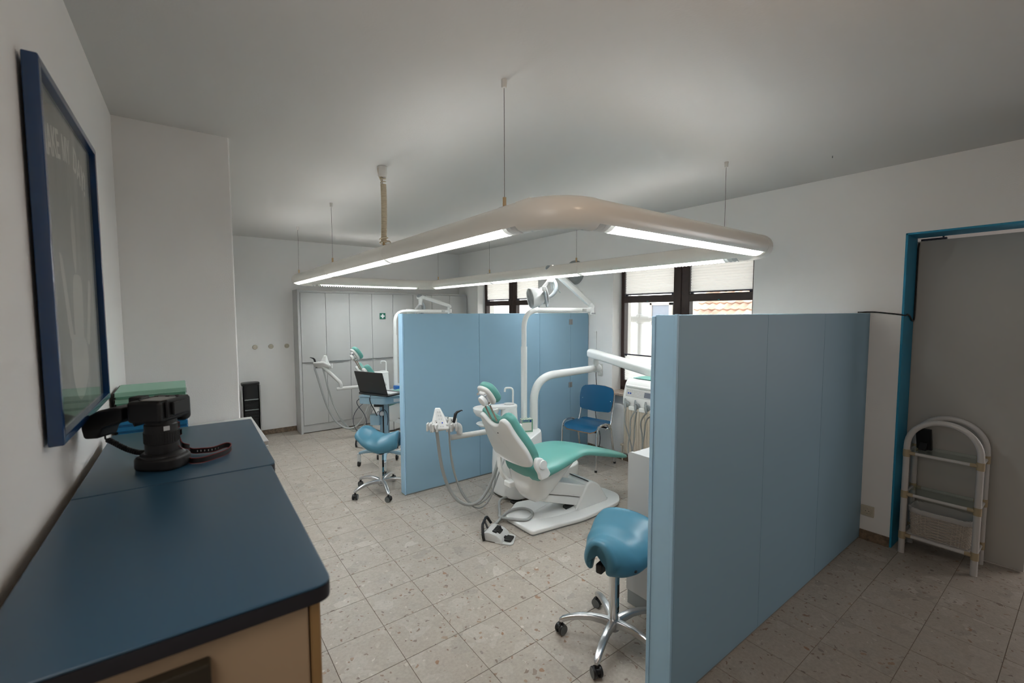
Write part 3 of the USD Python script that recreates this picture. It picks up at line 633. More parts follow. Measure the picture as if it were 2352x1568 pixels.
# ------------------------------------------------------------------ framed poster on the left wall
def wallP(m): return basis(m, (lw(1.925) + .008, 1.925, 1.877), (0.0219, 1, 0), (0, 0, 1), (1, -.0219, 0))   # x along the wall, y up, z out
pf = thing('framed_poster', 'tall blue-framed grey poster lettered MAKE MY DAY hanging on the left wall', 'picture', (lw(1.925), 1.925, 1.877))
hw, hh, fwid, fd = .388, .468, .021, .030
for n_, m in (('frame_bar', prism([(-hw, -hh), (-hw + fwid, -hh + fwid), (-hw + fwid, hh - fwid), (-hw, hh)], 0, fd, .003)), ('frame_bar', prism([(hw, -hh), (hw, hh), (hw - fwid, hh - fwid), (hw - fwid, -hh + fwid)], 0, fd, .003)),
              ('frame_bar', prism([(-hw, hh), (-hw + fwid, hh - fwid), (hw - fwid, hh - fwid), (hw, hh)], 0, fd, .003)), ('frame_bar', prism([(-hw, -hh), (hw, -hh), (hw - fwid, -hh + fwid), (-hw + fwid, -hh + fwid)], 0, fd, .003))):
    part(pf, n_, wallP(m), 'frame_blue', w=True)
pp = part(pf, 'print', wallP(box(-hw + .015, hw - .015, -hh + .015, hh - .015, .008, .012)), 'poster_print', smooth=False, w=True)
for s, h, wd, x, y, a in (('MAKE', .075, .205, -.318, .262, 10), ('MY', .070, .100, -.082, .305, 6), ('DAY!', .075, .185, .055, .318, -16)):
    m = meshkit.text_mesh(s, h, .0004, True); v, f = arr(m); v = v * [wd / np.ptp(v[:, 0]), 1, 1]
    part(pp, 'lettering', wallP(move((v, f), (x, y, .0122), rotz=a)), 'poster_ink', smooth=False, w=True)
washes = [[(0, .21), (.03, .12), (.02, .02), (0, -.03), (-.03, .03), (-.03, .13)], [(-.05, -.02), (.09, -.02), (.07, -.22), (.0, -.30), (-.07, -.2)], [(-.21, .03), (-.17, .02), (-.08, -.22), (-.13, -.22)], [(.20, -.02), (.24, -.04), (.16, -.25), (.11, -.24)],
          [(-.12, -.20), (.10, -.22), (.13, -.32), (.03, -.40), (-.06, -.41), (-.13, -.33)]]
for wsh in washes: part(pp, 'pale_wash', wallP(prism(rpoly(wsh, .05, 7), .0121, .0123)), 'poster_wash', smooth=False, w=True)
part(pf, 'glazing', wallP(box(-hw + .017, hw - .017, -hh + .017, hh - .017, .0155, .0175)), 'poster_glass', smooth=False, w=True)

# ------------------------------------------------------------------ right: white cane rack in front of the sliding door
rk = thing('cane_rack', 'white cane rack with an arched top and glass shelves before the sliding door', 'rack', (4.245, .63, 0))
SH = [.132, .432, .732]; ya, yb, rr = .447, .815, .0185
for X in (4.13, 4.362):
    a = np.linspace(0, np.pi, 24); ym, ry = (ya + yb) / 2, (yb - ya) / 2
    arch = np.vstack([[[X, yb, z] for z in np.linspace(0, .76, 8)], np.stack([np.full(24, X), ym + ry * np.cos(a), .78 + .197 * np.sin(a) ** .92], 1), [[X, ya, z] for z in np.linspace(.76, 0, 8)]])
    part(rk, 'arched_frame', tube(arch, rr, 16), 'rattan_white', w=True)
for z in SH:
    for X in (4.13, 4.362): part(rk, 'cross_bar', cyl((X, ya, z), (X, yb, z), .011, 12), 'rattan_white', w=True)
    for Y in (ya, yb): part(rk, 'side_bar', cyl((4.13, Y, z), (4.362, Y, z), .011, 12), 'rattan_white', w=True)
    wr = []
    for X in (4.13, 4.362):
        for Y, s_ in ((ya, 1), (yb, -1)):
            wr += [cyl((X, Y, z - .026), (X, Y, z + .026), rr + .0022, 16), cyl((X, Y, z), (X, Y + s_ * .048, z), .0132, 12)]
    for q in range(0, len(wr), 2): part(rk, 'cane_wrapping', join(wr[q], wr[q + 1]), 'rattan_wrap', w=True)
    if z > .2: part(rk, 'glass_shelf', box(4.138, 4.356, ya + .014, yb - .014, z + .0094, z + .0162, .001), 'shelf_glass', smooth=False, w=True)
    else: part(rk, 'cane_shelf', join(*[cyl((4.135 + k * .028, ya, z - .002), (4.135 + k * .028, yb, z - .002), .006, 8) for k in range(1, 8)]), 'rattan_white', w=True)
# wicker basket with a cloth liner
bk = thing('wicker_basket', 'white wicker basket with a cloth liner on the lowest shelf of the cane rack', 'basket', (4.247, .631, SH[0] + .012))
def ring_at(h, n=160):
    x0, y0 = .088 + .012 * h / .2, .148 + .014 * h / .2
    th = np.arange(n) * 2 * np.pi / n; c, s = np.cos(th), np.sin(th)
    return x0 * np.sign(c) * abs(c) ** .42, y0 * np.sign(s) * abs(s) ** .42
Nst = 44
for k in range(17):
    h = .004 + k * .0098; x, y = ring_at(h, 176); q = np.arange(176)
    off = .0034 * np.cos(q / 176 * 2 * np.pi * Nst / 2 + (k % 2) * np.pi)
    nx, ny = x / np.hypot(x, y), y / np.hypot(x, y)
    part(bk, 'woven_cane', tube(np.stack([x + nx * off, y + ny * off, np.full(176, h)], 1), .0040, 6, closed=True), 'wicker')
st = []
x, y = ring_at(0, Nst * 1); xt, yt = ring_at(.17, Nst * 1)
for k in range(Nst): st.append(cyl((x[k], y[k], 0), (xt[k], yt[k], .172), .0032, 6))
part(bk, 'stakes', join(*st), 'wicker', kind='stuff')
part(bk, 'basket_floor', box(-.085, .085, -.145, .145, -.001, .004, .001), 'wicker', smooth=False)
lr = []
for sc, h in ((1.05, .160), (1.075, .175), (1.05, .192), (.99, .194), (.95, .18), (.86, .05), (.80, .012)):
    x, y = ring_at(h, 80); w_ = .002 * np.sin(np.arange(80) * 1.7) + .0015 * np.sin(np.arange(80) * .63)
    lr.append(np.stack([x * (sc + w_), y * (sc + w_), np.full(80, h) + w_ * 1.2], 1))
part(bk, 'liner', loft(np.array(lr), cap=False), 'liner_cloth')
tb = thing('photo_display', 'small black digital display leaning on the top shelf of the cane rack', 'display', (4.27, .745, SH[2] + .0165), 83)
part(tb, 'case', move(rbox(-.044, .044, -.010, .010, 0, .160, .006), rotx=-14), 'black_plastic')
part(tb, 'screen', move(box(-.032, .032, -.0118, -.0102, .024, .140, .0004), rotx=-14), 'laptop_black', smooth=False)
part(tb, 'stand_foot', hull([[-.02, .006, 0], [.02, .006, 0], [-.02, .055, 0], [.02, .055, 0], [-.02, .015, .06], [.02, .015, .06]]), 'black_plastic')
def socket(label, c, nrm, double=False):
    s = thing('wall_socket', label, 'socket', c)
    n_ = np.array(nrm, float); side = np.cross([0, 0, 1.0], n_)
    hgt = .041 if not double else .076
    part(s, 'plate', basis(rbox(-.041, .041, -hgt, hgt, 0, .011, .006), c, side, (0, 0, 1), n_), 'socket_cream' if not double else 'socket_white', w=True)
    for dz in ((0,) if not double else (-.036, .036)):
        cc = np.array(c) + [0, 0, dz]
        ins = part(s, 'insert', basis(lathe([(.0, .0118), (.0185, .0118), (.0205, .0150), (.027, .0150), (.029, .0125), (.029, .0105)], n=30), cc, side, (0, 0, 1), n_), 'socket_cream' if not double else 'socket_white', w=True)
        for q in (-.0095, .0095): part(ins, 'contact_hole', basis(cyl((q, 0, .0117), (q, 0, .0123), .0026, 10), cc, side, (0, 0, 1), n_), 'black_plastic', w=True)
        for q in (-1, 1): part(ins, 'earth_clip', basis(box(-.003, .003, q * .0175 - .002, q * .0175 + .002, .0117, .0140, .0006), cc, side, (0, 0, 1), n_), 'alu', w=True)
    return s
socket('cream wall socket low on the wall by the end of the right partition', (XW, 1.022, .228), (-1, 0, 0))
socket('white double wall socket above the blue chair, a plug in its upper outlet', (XW, 3.712, 1.03), (-1, 0, 0), True)
pc = thing('power_cord', 'thin dark cord plugged into the double wall socket and hanging behind the chair', 'cord', (XW - .02, 3.712, 1.066))
part(pc, 'plug', join(cyl((XW - .014, 3.712, 1.066), (XW - .045, 3.712, 1.066), .017, 16), cyl((XW - .045, 3.712, 1.066), (XW - .062, 3.716, 1.058), .009, 12)), 'black_plastic', w=True)
part(pc, 'cord', tube(spline([(XW - .06, 3.716, 1.058), (XW - .055, 3.735, .98), (XW - .03, 3.745, .85), (XW - .03, 3.74, .7), (XW - .05, 3.74, .5), (XW - .06, 3.70, .38), (XW - .05, 3.66, .20), (XW - .05, 3.7, .02)], 50), .004, 8), 'black_plastic', w=True)
kc = thing('black_cable', 'black cable running from the partition top along the wall and up the door jamb', 'cable', (4.12, 1.1, 1.73))
part(kc, 'cable', tube(np.vstack([spline([(4.05, 1.115, 1.7265 + .005), (4.122, 1.10, 1.732), (XW - .006, 1.05, 1.733), (XW - .006, .95, 1.722), (XW - .006, .892, 1.714), (XW + .012, .866, 1.708), (4.20, .866, 1.715), (4.27, .866, 1.70), (4.33, .866, 1.672), (4.372, .866, 1.67), (4.385, .866, 1.70), (4.388, .866, 1.8)], 60), [(4.39, .866, 2.0), (4.392, .866, 2.2), (4.394, .862, 2.24)]]), .0052, 9), 'black_plastic', w=True)
hk = single('ceiling_hook', cyl((3.556, 1.163, HC), (3.556, 1.163, HC - .014), .003, 8), 'mid_grey', 'tiny dark hook stub in the ceiling above the right partition', 'hook')
# round wall clock behind the lamp
ck = thing('wall_clock', 'round clock with black face and grey rim on the wall between the windows', 'clock', (XW, 4.155, 2.245))
part(ck, 'rim', lathe([(.118, .030), (.122, .040), (.135, .044), (.150, .036), (.155, .015), (.155, 0), (.118, 0)], (XW, 4.155, 2.245), (-1, 0, 0), 48), 'mid_grey', w=True)
part(ck, 'face', lathe([(0, .026), (.1185, .026), (.1185, .0)], (XW, 4.155, 2.245), (-1, 0, 0), 40), 'black_plastic', w=True)
mk = []
for k in range(12):
    a = k * math.pi / 6; r_ = .100
    mk.append(basis(move(box(-.0025, .0025, -.009, .009, .026, .0272), rotz=0), np.array([XW, 4.155 + r_ * math.sin(a), 2.245 + r_ * math.cos(a)]), (0, math.cos(a), -math.sin(a)), (0, math.sin(a), math.cos(a)), (-1, 0, 0)))
part(ck, 'hour_marks', join(*mk), 'sign_white', smooth=False, w=True)
for nm, a, l_ in (('hour_hand', 2.2, .055), ('minute_hand', 4.4, .085)):
    part(ck, nm, basis(box(-.003, .003, -.012, l_, .0275, .0288), (XW, 4.155, 2.245), (0, math.cos(a), -math.sin(a)), (0, math.sin(a), math.cos(a)), (-1, 0, 0)), 'sign_white', smooth=False, w=True)
dct = single('cable_duct', box(XW - .012, XW, 3.775, 3.81, .8, 1.50, .002), 'wall_paint', 'narrow white cable duct on the wall beside the blue partition end', 'cable duct', smooth=False)
# cream panel radiator under the wider window
rd = thing('radiator', 'cream ribbed panel radiator on the wall under the wider window', 'radiator', (4.07, 2.75, .1))
part(rd, 'panel', box(4.06, 4.10, 2.05, 3.28, .12, .70, .004), 'radiator_cream', smooth=False, w=True)
for k in range(34): part(rd, 'rib', box(4.050, 4.062, 2.07 + k * .0355, 2.07 + k * .0355 + .022, .14, .68, .004), 'radiator_cream', smooth=False, w=True)
for y in (2.3, 3.0): part(rd, 'bracket', box(4.10, XW - .003, y, y + .03, .3, .36), 'radiator_cream', smooth=False, w=True)
part(rd, 'valve_pipe', join(cyl((4.08, 3.31, .02), (4.08, 3.31, .22), .009), cyl((4.08, 3.27, .2), (4.08, 3.33, .2), .014)), 'radiator_cream', w=True)

# ------------------------------------------------------------------ treatment chairs
def superring(x, yc, zc, hy, up, dn, n=40, e=.62, tilt=0.0):
    th = np.arange(n) * 2 * np.pi / n; c, s = np.cos(th), np.sin(th)
    z = np.where(s > 0, up, dn) * np.sign(s) * abs(s) ** e
    return np.stack([np.full(n, x) + tilt * z, yc + hy * np.sign(c) * abs(c) ** e, zc + z], 1)
def treatment_chair(label, ox, oy, lift):
    t = thing('treatment_chair', label, 'dental chair', (2.45 + ox, 2.75 + oy, 0))
    YC = 2.75 + oy; D = np.array([ox, oy, 0]); DL = np.array([ox, oy, lift])
    def P(parent, name, m, mt, up=True, **k): return part(parent, name, move(m, DL if up else D), mt, w=True, **k)
    # foot: base plate, swelling, column cover, lift arm
    plate = rpoly([(2.13, 2.59), (2.40, 2.555), (2.62, 2.515), (2.80, 2.522), (3.12, 2.55), (3.24, 2.66), (3.24, 2.86), (3.10, 2.97), (2.70, 3.0), (2.36, 3.10), (2.12, 2.93)], [.03, .1, .1, .1, .06, .06, .06, .06, .1, .04, .04], 6)
    P(t, 'base_plate', prism(plate, .008, .046, .012, steps=3), 'unit_white', up=False)
    P(t, 'base_rim', prism(inset(plate, .008), 0, .0085), 'mid_grey', up=False)
    rings = [superring(x, 2.77, .03, hy, up, .02, 28, .8) for x, hy, up in ((2.20, .02, .012), (2.27, .07, .018), (2.42, .105, .028), (2.6, .13, .040), (2.78, .14, .055), (2.95, .12, .05), (3.06, .06, .03))]
    P(t, 'base_swelling', loft(np.array(rings)), 'unit_white', up=False)
    cov = rpoly([(2.655, .048), (2.795, .258), (2.84, .268), (2.94, .222), (3.06, .048)], [.01, .03, .03, .05, .01], 6)
    cv = P(t, 'column_cover', prism(cov, 2.632, 2.885, .018, plane='xz', steps=3), 'unit_white', up=False)
    P(cv, 'cover_slot', basis(box(-.115, .115, -.005, .005, 0, .0025), (2.81, 2.76, .2655), (0, 1, 0), (1, 0, 0), (0, 0, 1)), 'soft_black', up=False, smooth=False)
    P(cv, 'foot_joint', cyl((2.58, 2.70, .075), (2.68, 2.70, .085), .022), 'black_rubber', up=False)
    for y0, y1 in ((2.645, 2.672), (2.845, 2.872)):
        pass
    up_arm = rpoly([(2.20, .425 + lift), (2.40, .362 + lift * .8), (2.82, .225), (2.76, .135), (2.36, .262 + lift * .8), (2.20, .31 + lift)], [.02, .04, .02, .02, .04, .02], 4)
    lo_arm = rpoly([(2.22, .30 + lift), (2.36, .255 + lift * .8), (2.757, .130), (2.70, .072), (2.33, .20 + lift * .8), (2.20, .25 + lift)], [.02, .04, .02, .02, .04, .02], 4)
    P(t, 'lift_arm', prism(up_arm, 2.648, 2.866, .010, plane='xz'), 'unit_white', up=False)
    P(t, 'lift_arm', prism(lo_arm, 2.660, 2.854, .008, plane='xz'), 'unit_white', up=False)
    # seat shell
    sh = []
    for x, zb, hy in ((2.135, .36, .13), (2.15, .30, .17), (2.19, .245, .195), (2.25, .205, .205), (2.31, .20, .205), (2.39, .258, .20), (2.47, .335, .19), (2.55, .42, .175), (2.62, .495, .155), (2.655, .528, .12)):
        zt = .545 if x < 2.6 else .548; n = 36; th = np.arange(n) * 2 * np.pi / n; c, s = np.cos(th), np.sin(th)
        zm = zt - .02
        z = np.where(s > 0, zm + .02 * s, zm + (zm - zb) * np.sign(s) * abs(s) ** .75)
        wid = np.where(s > 0, 1.0, 1.0 - .30 * abs(s) ** 1.5)
        sh.append(np.stack([np.full(n, x), 2.75 + hy * wid * np.sign(c) * abs(c) ** .6, z], 1))
    P(t, 'seat_shell', loft(np.array(sh)), 'unit_white')
    # seat and leg cushion
    prof = [(2.125, .49, .10, .03, .035), (2.135, .488, .18, .055, .055), (2.16, .487, .225, .070, .060), (2.22, .50, .243, .072, .055), (2.32, .516, .252, .064, .042), (2.42, .533, .250, .060, .032), (2.52, .548, .235, .056, .024), (2.60, .556, .215, .052, .020), (2.68, .551, .192, .050, .022), (2.76, .535, .172, .050, .026), (2.86, .508, .155, .050, .027), (2.98, .474, .140, .048, .026), (3.10, .440, .127, .044, .024), (3.20, .411, .116, .040, .022), (3.29, .386, .103, .034, .020), (3.35, .370, .086, .028, .017), (3.385, .361, .062, .02, .013), (3.396, .358, .03, .010, .006)]
    pa = np.array(prof); xs_ = np.concatenate([pa[:4, 0], np.linspace(2.25, 3.29, 26), pa[-3:, 0]]); xs_ = np.unique(xs_)
    rr_ = [superring(x, 2.75, *[float(np.interp(x, pa[:, 0], pa[:, k])) for k in (1, 2, 3, 4)][:1], *[float(np.interp(x, pa[:, 0], pa[:, k])) for k in (2, 3, 4)], 48, .66, -.25) for x in xs_]
    P(t, 'seat_cushion', loft(np.array(rr_)), 'teal_vinyl', smooth=50)
    # backrest
    S0 = np.array([2.128, 2.75, .52]); dn_ = np.array([-.452, 0, .892]); nn = np.array([.892, 0, .452]); uu = np.array([0, 1.0, 0]); ku = .78
    half = [(.232, .085), (.252, .13), (.254, .20), (.238, .275), (.212, .345), (.192, .42), (.184, .475), (.150, .510), (.105, .498), (.065, .452)]
    poly = np.array([(.0, .068)] + [(.16, .068)] + half + [(0, .432)] + [(-a, b) for a, b in half[::-1]] + [(-.16, .068)])
    def curved(m, k=.42):
        v, f = m; v = v.copy(); v[:, 2] += k * v[:, 0] ** 2 - .02; return v, f
    pol = rpoly(poly, .055, 6); 
    P(t, 'back_shell', basis(curved(prism(pol, -.036, .002, .016, steps=4)), S0, uu, dn_, nn), 'unit_white', smooth=50)
    half2 = [(.245, .09), (.262, .14), (.265, .20), (.250, .285), (.225, .357), (.204, .43), (.196, .49), (.158, .528), (.105, .517), (.060, .478)]
    pol2 = rpoly(np.array([(0, .075), (.16, .075)] + half2 + [(0, .462)] + [(-a, b) for a, b in half2[::-1]] + [(-.16, .075)]), .06, 6)
    P(t, 'back_cushion', basis(curved(prism(pol2, -.004, .062, .026, steps=5)), S0, uu, dn_, nn), 'teal_vinyl', smooth=50)
    P(t, 'screw_hole', basis(curved(cyl((-.02, .37, -.0375), (-.02, .37, -.034), .006, 10)), S0, uu, dn_, nn), 'soft_black')
    # near hinge with its round cap, far bracket running down under the seat
    hp = rpoly([(2.075, .665), (2.135, .655), (2.165, .60), (2.215, .520), (2.180, .490), (2.112, .485), (2.105, .53), (2.06, .60)], [.02, .02, .03, .02, .015, .02, .03, .03], 5)
    P(t, 'hinge_bracket', prism(hp, 2.462, 2.500, .010, plane='xz', steps=3), 'unit_white')
    P(t, 'hinge_cap', cyl((2.128, 2.466, .607), (2.128, 2.450, .607), .036, 28, b=.005), 'unit_white')
    fb = np.array([[2.098, 2.955, .615], [2.082, 2.955, .54], [2.080, 2.945, .47], [2.095, 2.93, .41], [2.115, 2.91, .37], [2.150, 2.885, .335]])
    P(t, 'hinge_bracket', join(tube(fb, 1.0, ref=(0, 1, 0), prof=rpoly([(-.026, -.010), (.026, -.010), (.026, .010), (-.026, .010)], .006, 3)), rbox(2.095, 2.165, 2.83, 2.915, .315, .365, .012)), 'unit_white')
    # headrest
    H0 = np.array([1.842, 2.75, 1.137]); hd = np.array([-.50, 0, .866]); hn = np.array([.866, 0, .50])
    pad = np.array([(-.085, -.105), (.085, -.105), (.125, -.06), (.120, .03), (.085, .10), (0, .118), (-.085, .10), (-.120, .03), (-.125, -.06)]); pad = rpoly(pad, .05, 6)
    P(t, 'headrest_cushion', basis(curved(prism(pad, -.004, .062, .030, steps=6), .9), H0, uu * ku, hd * ku, hn * ku), 'teal_vinyl', smooth=50)
    hs = P(t, 'headrest_shell', basis(curved(prism(inset(pad, .008), -.036, -.003, .018, steps=4), .9), H0, uu * ku, hd * ku, hn * ku), 'unit_white', smooth=50)
    P(hs, 'joint_housing', basis(rbox(-.055, .055, -.085, .055, -.075, -.02, .025), H0, uu * ku, hd * ku, hn * ku), 'unit_white', smooth=50)
    P(hs, 'clamp_knob', basis(cyl((-.01, -.025, -.07), (-.01, -.025, -.118), .052, 32, b=.010), H0, uu * ku, hd * ku, hn * ku), 'unit_white')
    P(hs, 'knob_ring', basis(cyl((-.01, -.025, -.074), (-.01, -.025, -.080), .0535, 32), H0, uu * ku, hd * ku, hn * ku), 'pod_grey')
    P(hs, 'pivot_pin', basis(join(*[join(cyl((s, q, -.062), (s, q, -.085), .013, 16), cyl((s, q, -.085), (s, q, -.090), .007, 12)) for s, q in ((-.055, .03), (-.055, -.075), (.06, .03))]), H0, uu * ku, hd * ku, hn * ku), 'chrome')
    P(t, 'headrest_post', join(cyl((1.815, 2.712, 1.075), (1.890, 2.712, .925), .0068, 14)), 'copper_chrome')
    P(t, 'headrest_post', join(cyl((1.815, 2.788, 1.075), (1.890, 2.788, .925), .0068, 14)), 'copper_chrome')
    return t
treatment_chair('turquoise dental treatment chair in the front bay, facing the windows', 0, 0, 0)
treatment_chair('turquoise dental treatment chair in the rear bay, partly hidden behind the laptop', -.035, 2.95, .085)

# ------------------------------------------------------------------ dental units: console, cuspidor, arms, lamp
def bend_path(pts, r, n=9):
    """polyline with rounded bends"""
    p = [np.array(q, float) for q in pts]; out = [p[0]]
    for a, b, c in zip(p[:-2], p[1:-1], p[2:]):
        la, lc = np.linalg.norm(a - b), np.linalg.norm(c - b); d = min(r, .48 * la, .48 * lc)
        q0, q1 = b + (a - b) / la * d, b + (c - b) / lc * d
        out += [(1 - s) ** 2 * q0 + 2 * s * (1 - s) * b + s * s * q1 for s in np.linspace(0, 1, n)]
    return np.array(out + [p[-1]])
def dental_unit(label, ox, oy, front):
    t = thing('dental_unit', label, 'dental unit', (2.6 + ox, 3.3 + oy, 0)); D = np.array([ox, oy, 0])
    def P(parent, name, m, mt, **k): return part(parent, name, move(m, D), mt, w=True, **k)
    col = rpoly([(2.335, 3.33), (2.395, 3.135), (2.56, 3.118), (2.86, 3.30), (2.915, 3.40), (2.86, 3.52), (2.42, 3.54), (2.345, 3.46)], [.09, .07, .05, .08, .05, .06, .08, .06], 7)
    b = P(t, 'console_column', loft(np.array([np.column_stack([inset(col, d), np.full(len(col), z)]) for d, z in ((.03, .015), (.006, .03), (0, .05), (0, .3), (.012, .54), (.018, .562), (.03, .570))])), 'unit_white')
    P(b, 'door_seam', box(2.548, 2.5505, 3.112, 3.122, .02, .33), 'soft_black', smooth=False)
    P(b, 'cable_recess', box(2.37, 2.47, 3.14, 3.2, 0, .022, .004), 'soft_black', smooth=False)
    pod = stad(2.95, 3.36, .40, .165, 48)
    P(t, 'floor_housing', prism(pod, 0, .175, .022, steps=4), 'unit_white')
    # cuspidor
    cb = P(t, 'cuspidor_tower', lathe([(.095, .56), (.092, .60), (.086, .72), (.078, .835), (.0, .836)], (2.50, 3.385, 0), n=36, sx=1.0, sy=.9), 'unit_white')
    capo = rpoly([(2.575, 3.335), (2.58, 3.41), (2.50, 3.455), (2.385, 3.475), (2.33, 3.50), (2.325, 3.445), (2.42, 3.35), (2.50, 3.315)], .04, 6)
    P(cb, 'tower_cap', prism(capo, .822, .862, .014, steps=4), 'unit_white')
    P(cb, 'cup_tray', lathe([(.0, .862), (.048, .862), (.052, .868), (.046, .870)], (2.505, 3.39, 0), n=30), 'unit_grey_white')
    P(cb, 'water_spout', tube(bend_path([(2.558, 3.40, .86), (2.558, 3.40, 1.012), (2.49, 3.435, 1.012), (2.488, 3.436, .975)], .05), .0095, 14), 'unit_white')
    bw = P(t, 'rinse_bowl', lathe([(.0, .735), (.05, .738), (.10, .765), (.122, .80), (.126, .832), (.119, .836), (.108, .80), (.08, .768), (0, .752)], (2.315, 3.50, 0), n=40), 'unit_white')
    P(bw, 'bowl_neck', join(cyl((2.315, 3.50, .68), (2.315, 3.50, .745), .035), cyl((2.33, 3.5, .70), (2.44, 3.42, .70), .03)), 'unit_white')
    P(bw, 'drip_saucer', lathe([(.0, .662), (.07, .668), (.095, .69), (.09, .694), (0, .68)], (2.30, 3.48, 0), n=36), 'unit_white')
    # light pole and its arm
    po = P(t, 'light_pole', tube(bend_path([(2.718, 3.43, .55), (2.718, 3.43, 1.40)], .1), .031, 24), 'unit_white')
    P(po, 'upper_pole', tube(bend_path([(2.718, 3.43, 1.38), (2.718, 3.43, 1.755), (3.66, 3.43, 1.757)], .21, 14), .0255, 24), 'unit_white')
    P(po, 'arm_end', join(cyl((3.66, 3.43, 1.725), (3.66, 3.43, 1.79), .036, 24, b=.01), lathe([(.0, -.032), (.03, -.026), (.036, 0)], (3.66, 3.43, 1.735), n=24)), 'unit_white')
    lb = P(po, 'arm_label', box(3.50, 3.565, 3.4025, 3.406, 1.738, 1.772, .0006), 'unit_grey_white', smooth=False)
    P(lb, 'label_print', join(*[box(3.505, x1, 3.4018, 3.4026, z, z + .004) for x1, z in ((3.515, 1.764), (3.535, 1.757), (3.513, 1.751), (3.558, 1.742))]), 'pod_grey', smooth=False, kind='stuff')
    P(po, 'end_cap', cyl((3.67, 3.41, 1.716), (3.67, 3.41, 1.728), .030, 20), 'pod_grey')
    # delivery arm
    da = P(t, 'delivery_arm', tube(bend_path([(2.835, 3.42, .55), (2.835, 3.42, 1.085), (3.66, 3.33, 1.125)], .36, 18), np.array([.041] + [.041] * 18 + [.036]), 28), 'unit_white')
    P(da, 'hub', join(blob([((3.63, 3.335, 1.125), .045), ((3.67, 3.33, 1.125), .045)]), cyl((3.64, 3.335, 1.15), (3.645, 3.33, 1.235), .034, 24, .028)), 'unit_white')
    E0, E1 = np.array([3.60, 3.36, 1.288]), np.array([3.12, 2.18, 1.235])
    if front:
        dx = (E1 - E0) / np.linalg.norm(E1 - E0); sd = np.cross(dx, [0, 0, 1]); sd /= np.linalg.norm(sd); u_ = np.cross(sd, dx)
        pr_ = rpoly([(-.045, -.042), (.045, -.042), (.05, .03), (.025, .05), (-.025, .05), (-.05, .03)], .02, 4)
        sa = P(t, 'spring_arm', loft(np.array([[E0 + dx * s + sd * a * k + u_ * b * k for a, b in pr_] for s, k in ((-.035, .55), (-.03, .8), (-.015, .97), (0.03, 1), (.9, .96), (1.28, .92))])), 'unit_white')
        P(sa, 'arm_screw', cyl(E0 + dx * .10 - sd * .045 + u_ * -.01, E0 + dx * .10 - sd * .0485 + u_ * -.01, .006, 10), 'soft_black')
        # delivery head
        hp = [(2.862, .985), (2.856, 1.05), (2.888, 1.165), (2.918, 1.200), (3.10, 1.205), (3.14, 1.17), (3.14, 1.02), (3.02, .985)]
        y1, y0 = 2.325, 1.80
        dh = P(t, 'delivery_head', prism(rpoly(hp, .02, 5), y0, y1, .012, plane='xz', steps=3), 'unit_white')
        P(dh, 'head_post', cyl((3.10, 2.19, 1.19), (3.115, 2.185, 1.27), .03), 'unit_white')
        fdir = np.array([.268, 0, .963]); fn = np.array([-.963, 0, .268]); FO = np.array([2.858, 0, 1.05]); ly = np.array([0, -1.0, 0])
        def F(m): return basis(m, FO + [0, y1, 0], ly, fdir, fn)
        P(dh, 'control_panel', F(box(.03, .50, .015, .075, .0, .004, .001)), 'unit_grey_white', smooth=False)
        P(dh, 'front_handle', tube(bend_path([(2.90, 2.30, 1.150), (2.868, 2.29, 1.148), (2.862, 1.85, 1.148), (2.90, 1.83, 1.150)], .02), .011, 12), 'unit_white')
        P(dh, 'glass_mat', box(2.93, 3.09, y0 + .03, y1 - .05, 1.2045, 1.2085, .001), 'teal_vinyl', smooth=False)
        P(dh, 'display', F(box(.205, .285, .025, .065, .004, .0055)), 'pane_dark', smooth=False)
        for q, (a, b_) in enumerate([(.055, .058), (.075, .058), (.095, .058), (.095, .042), (.145, .056), (.125, .044), (.165, .044), (.145, .032)]): P(dh, 'push_button', F(cyl((a, b_, .003), (a, b_, .0058), .0065, 12)), 'button_pale')
        for a, b_ in ((.055, .042), (.075, .042)): P(dh, 'push_button', F(cyl((a, b_, .003), (a, b_, .0058), .0068, 12)), 'button_blue', label='blue push button')
        for k in range(5):
            a = .055 + k * .098
            hc = np.array([2.852, y1 - a, 1.005])
            P(dh, 'holder_notch', join(cyl(hc + [.003, 0, 0], hc + [-.016, 0, -.004], .024, 20, b=.003)), 'mid_grey')
            if k < 4: P(dh, 'handpiece', tube([hc + [.0, .022, .04], hc + [-.012, .014, .02], hc + [-.022, .004, -.008], hc + [-.026, -.004, -.035]], [.006, .0085, .0095, .007], 12), 'mid_grey')
            P(dh, 'front_lip', rbox(2.835, 2.87, y1 - a - .082, y1 - a - .022, .962, .995, .008), 'unit_white')
        for pts in ([(2.832, 2.268, .97), (2.86, 2.30, .86), (2.91, 2.315, .77), (2.95, 2.32, .69), (2.99, 2.32, .55), (3.0, 2.30, .38), (3.06, 2.2, .30), (3.1, 2.1, .42), (3.06, 2.08, .7), (3.05, 2.1, 1.0)],
                    [(2.832, 2.17, .97), (2.90, 2.275, .86), (2.93, 2.30, .74), (2.95, 2.33, .67), (2.97, 2.34, .52), (3.02, 2.3, .36), (3.08, 2.2, .34), (3.08, 2.12, .6), (3.06, 2.12, 1.0)],
                    [(2.834, 2.165, .965), (2.95, 2.27, .80), (2.98, 2.3, .67), (3.0, 2.32, .5), (3.05, 2.25, .37), (3.1, 2.15, .5), (3.08, 2.1, 1.0)],
                    [(2.832, 2.07, .97), (2.96, 2.22, .84), (3.02, 2.25, .73), (3.04, 2.26, .62), (3.06, 2.25, .45), (3.1, 2.1, .40), (3.1, 1.98, .7), (3.08, 1.98, 1.0)],
                    [(2.832, 1.975, .97), (2.99, 2.19, .86), (3.05, 2.25, .72), (3.06, 2.27, .58), (3.1, 2.2, .42), (3.12, 2.05, .5), (3.1, 1.92, 1.0)]):
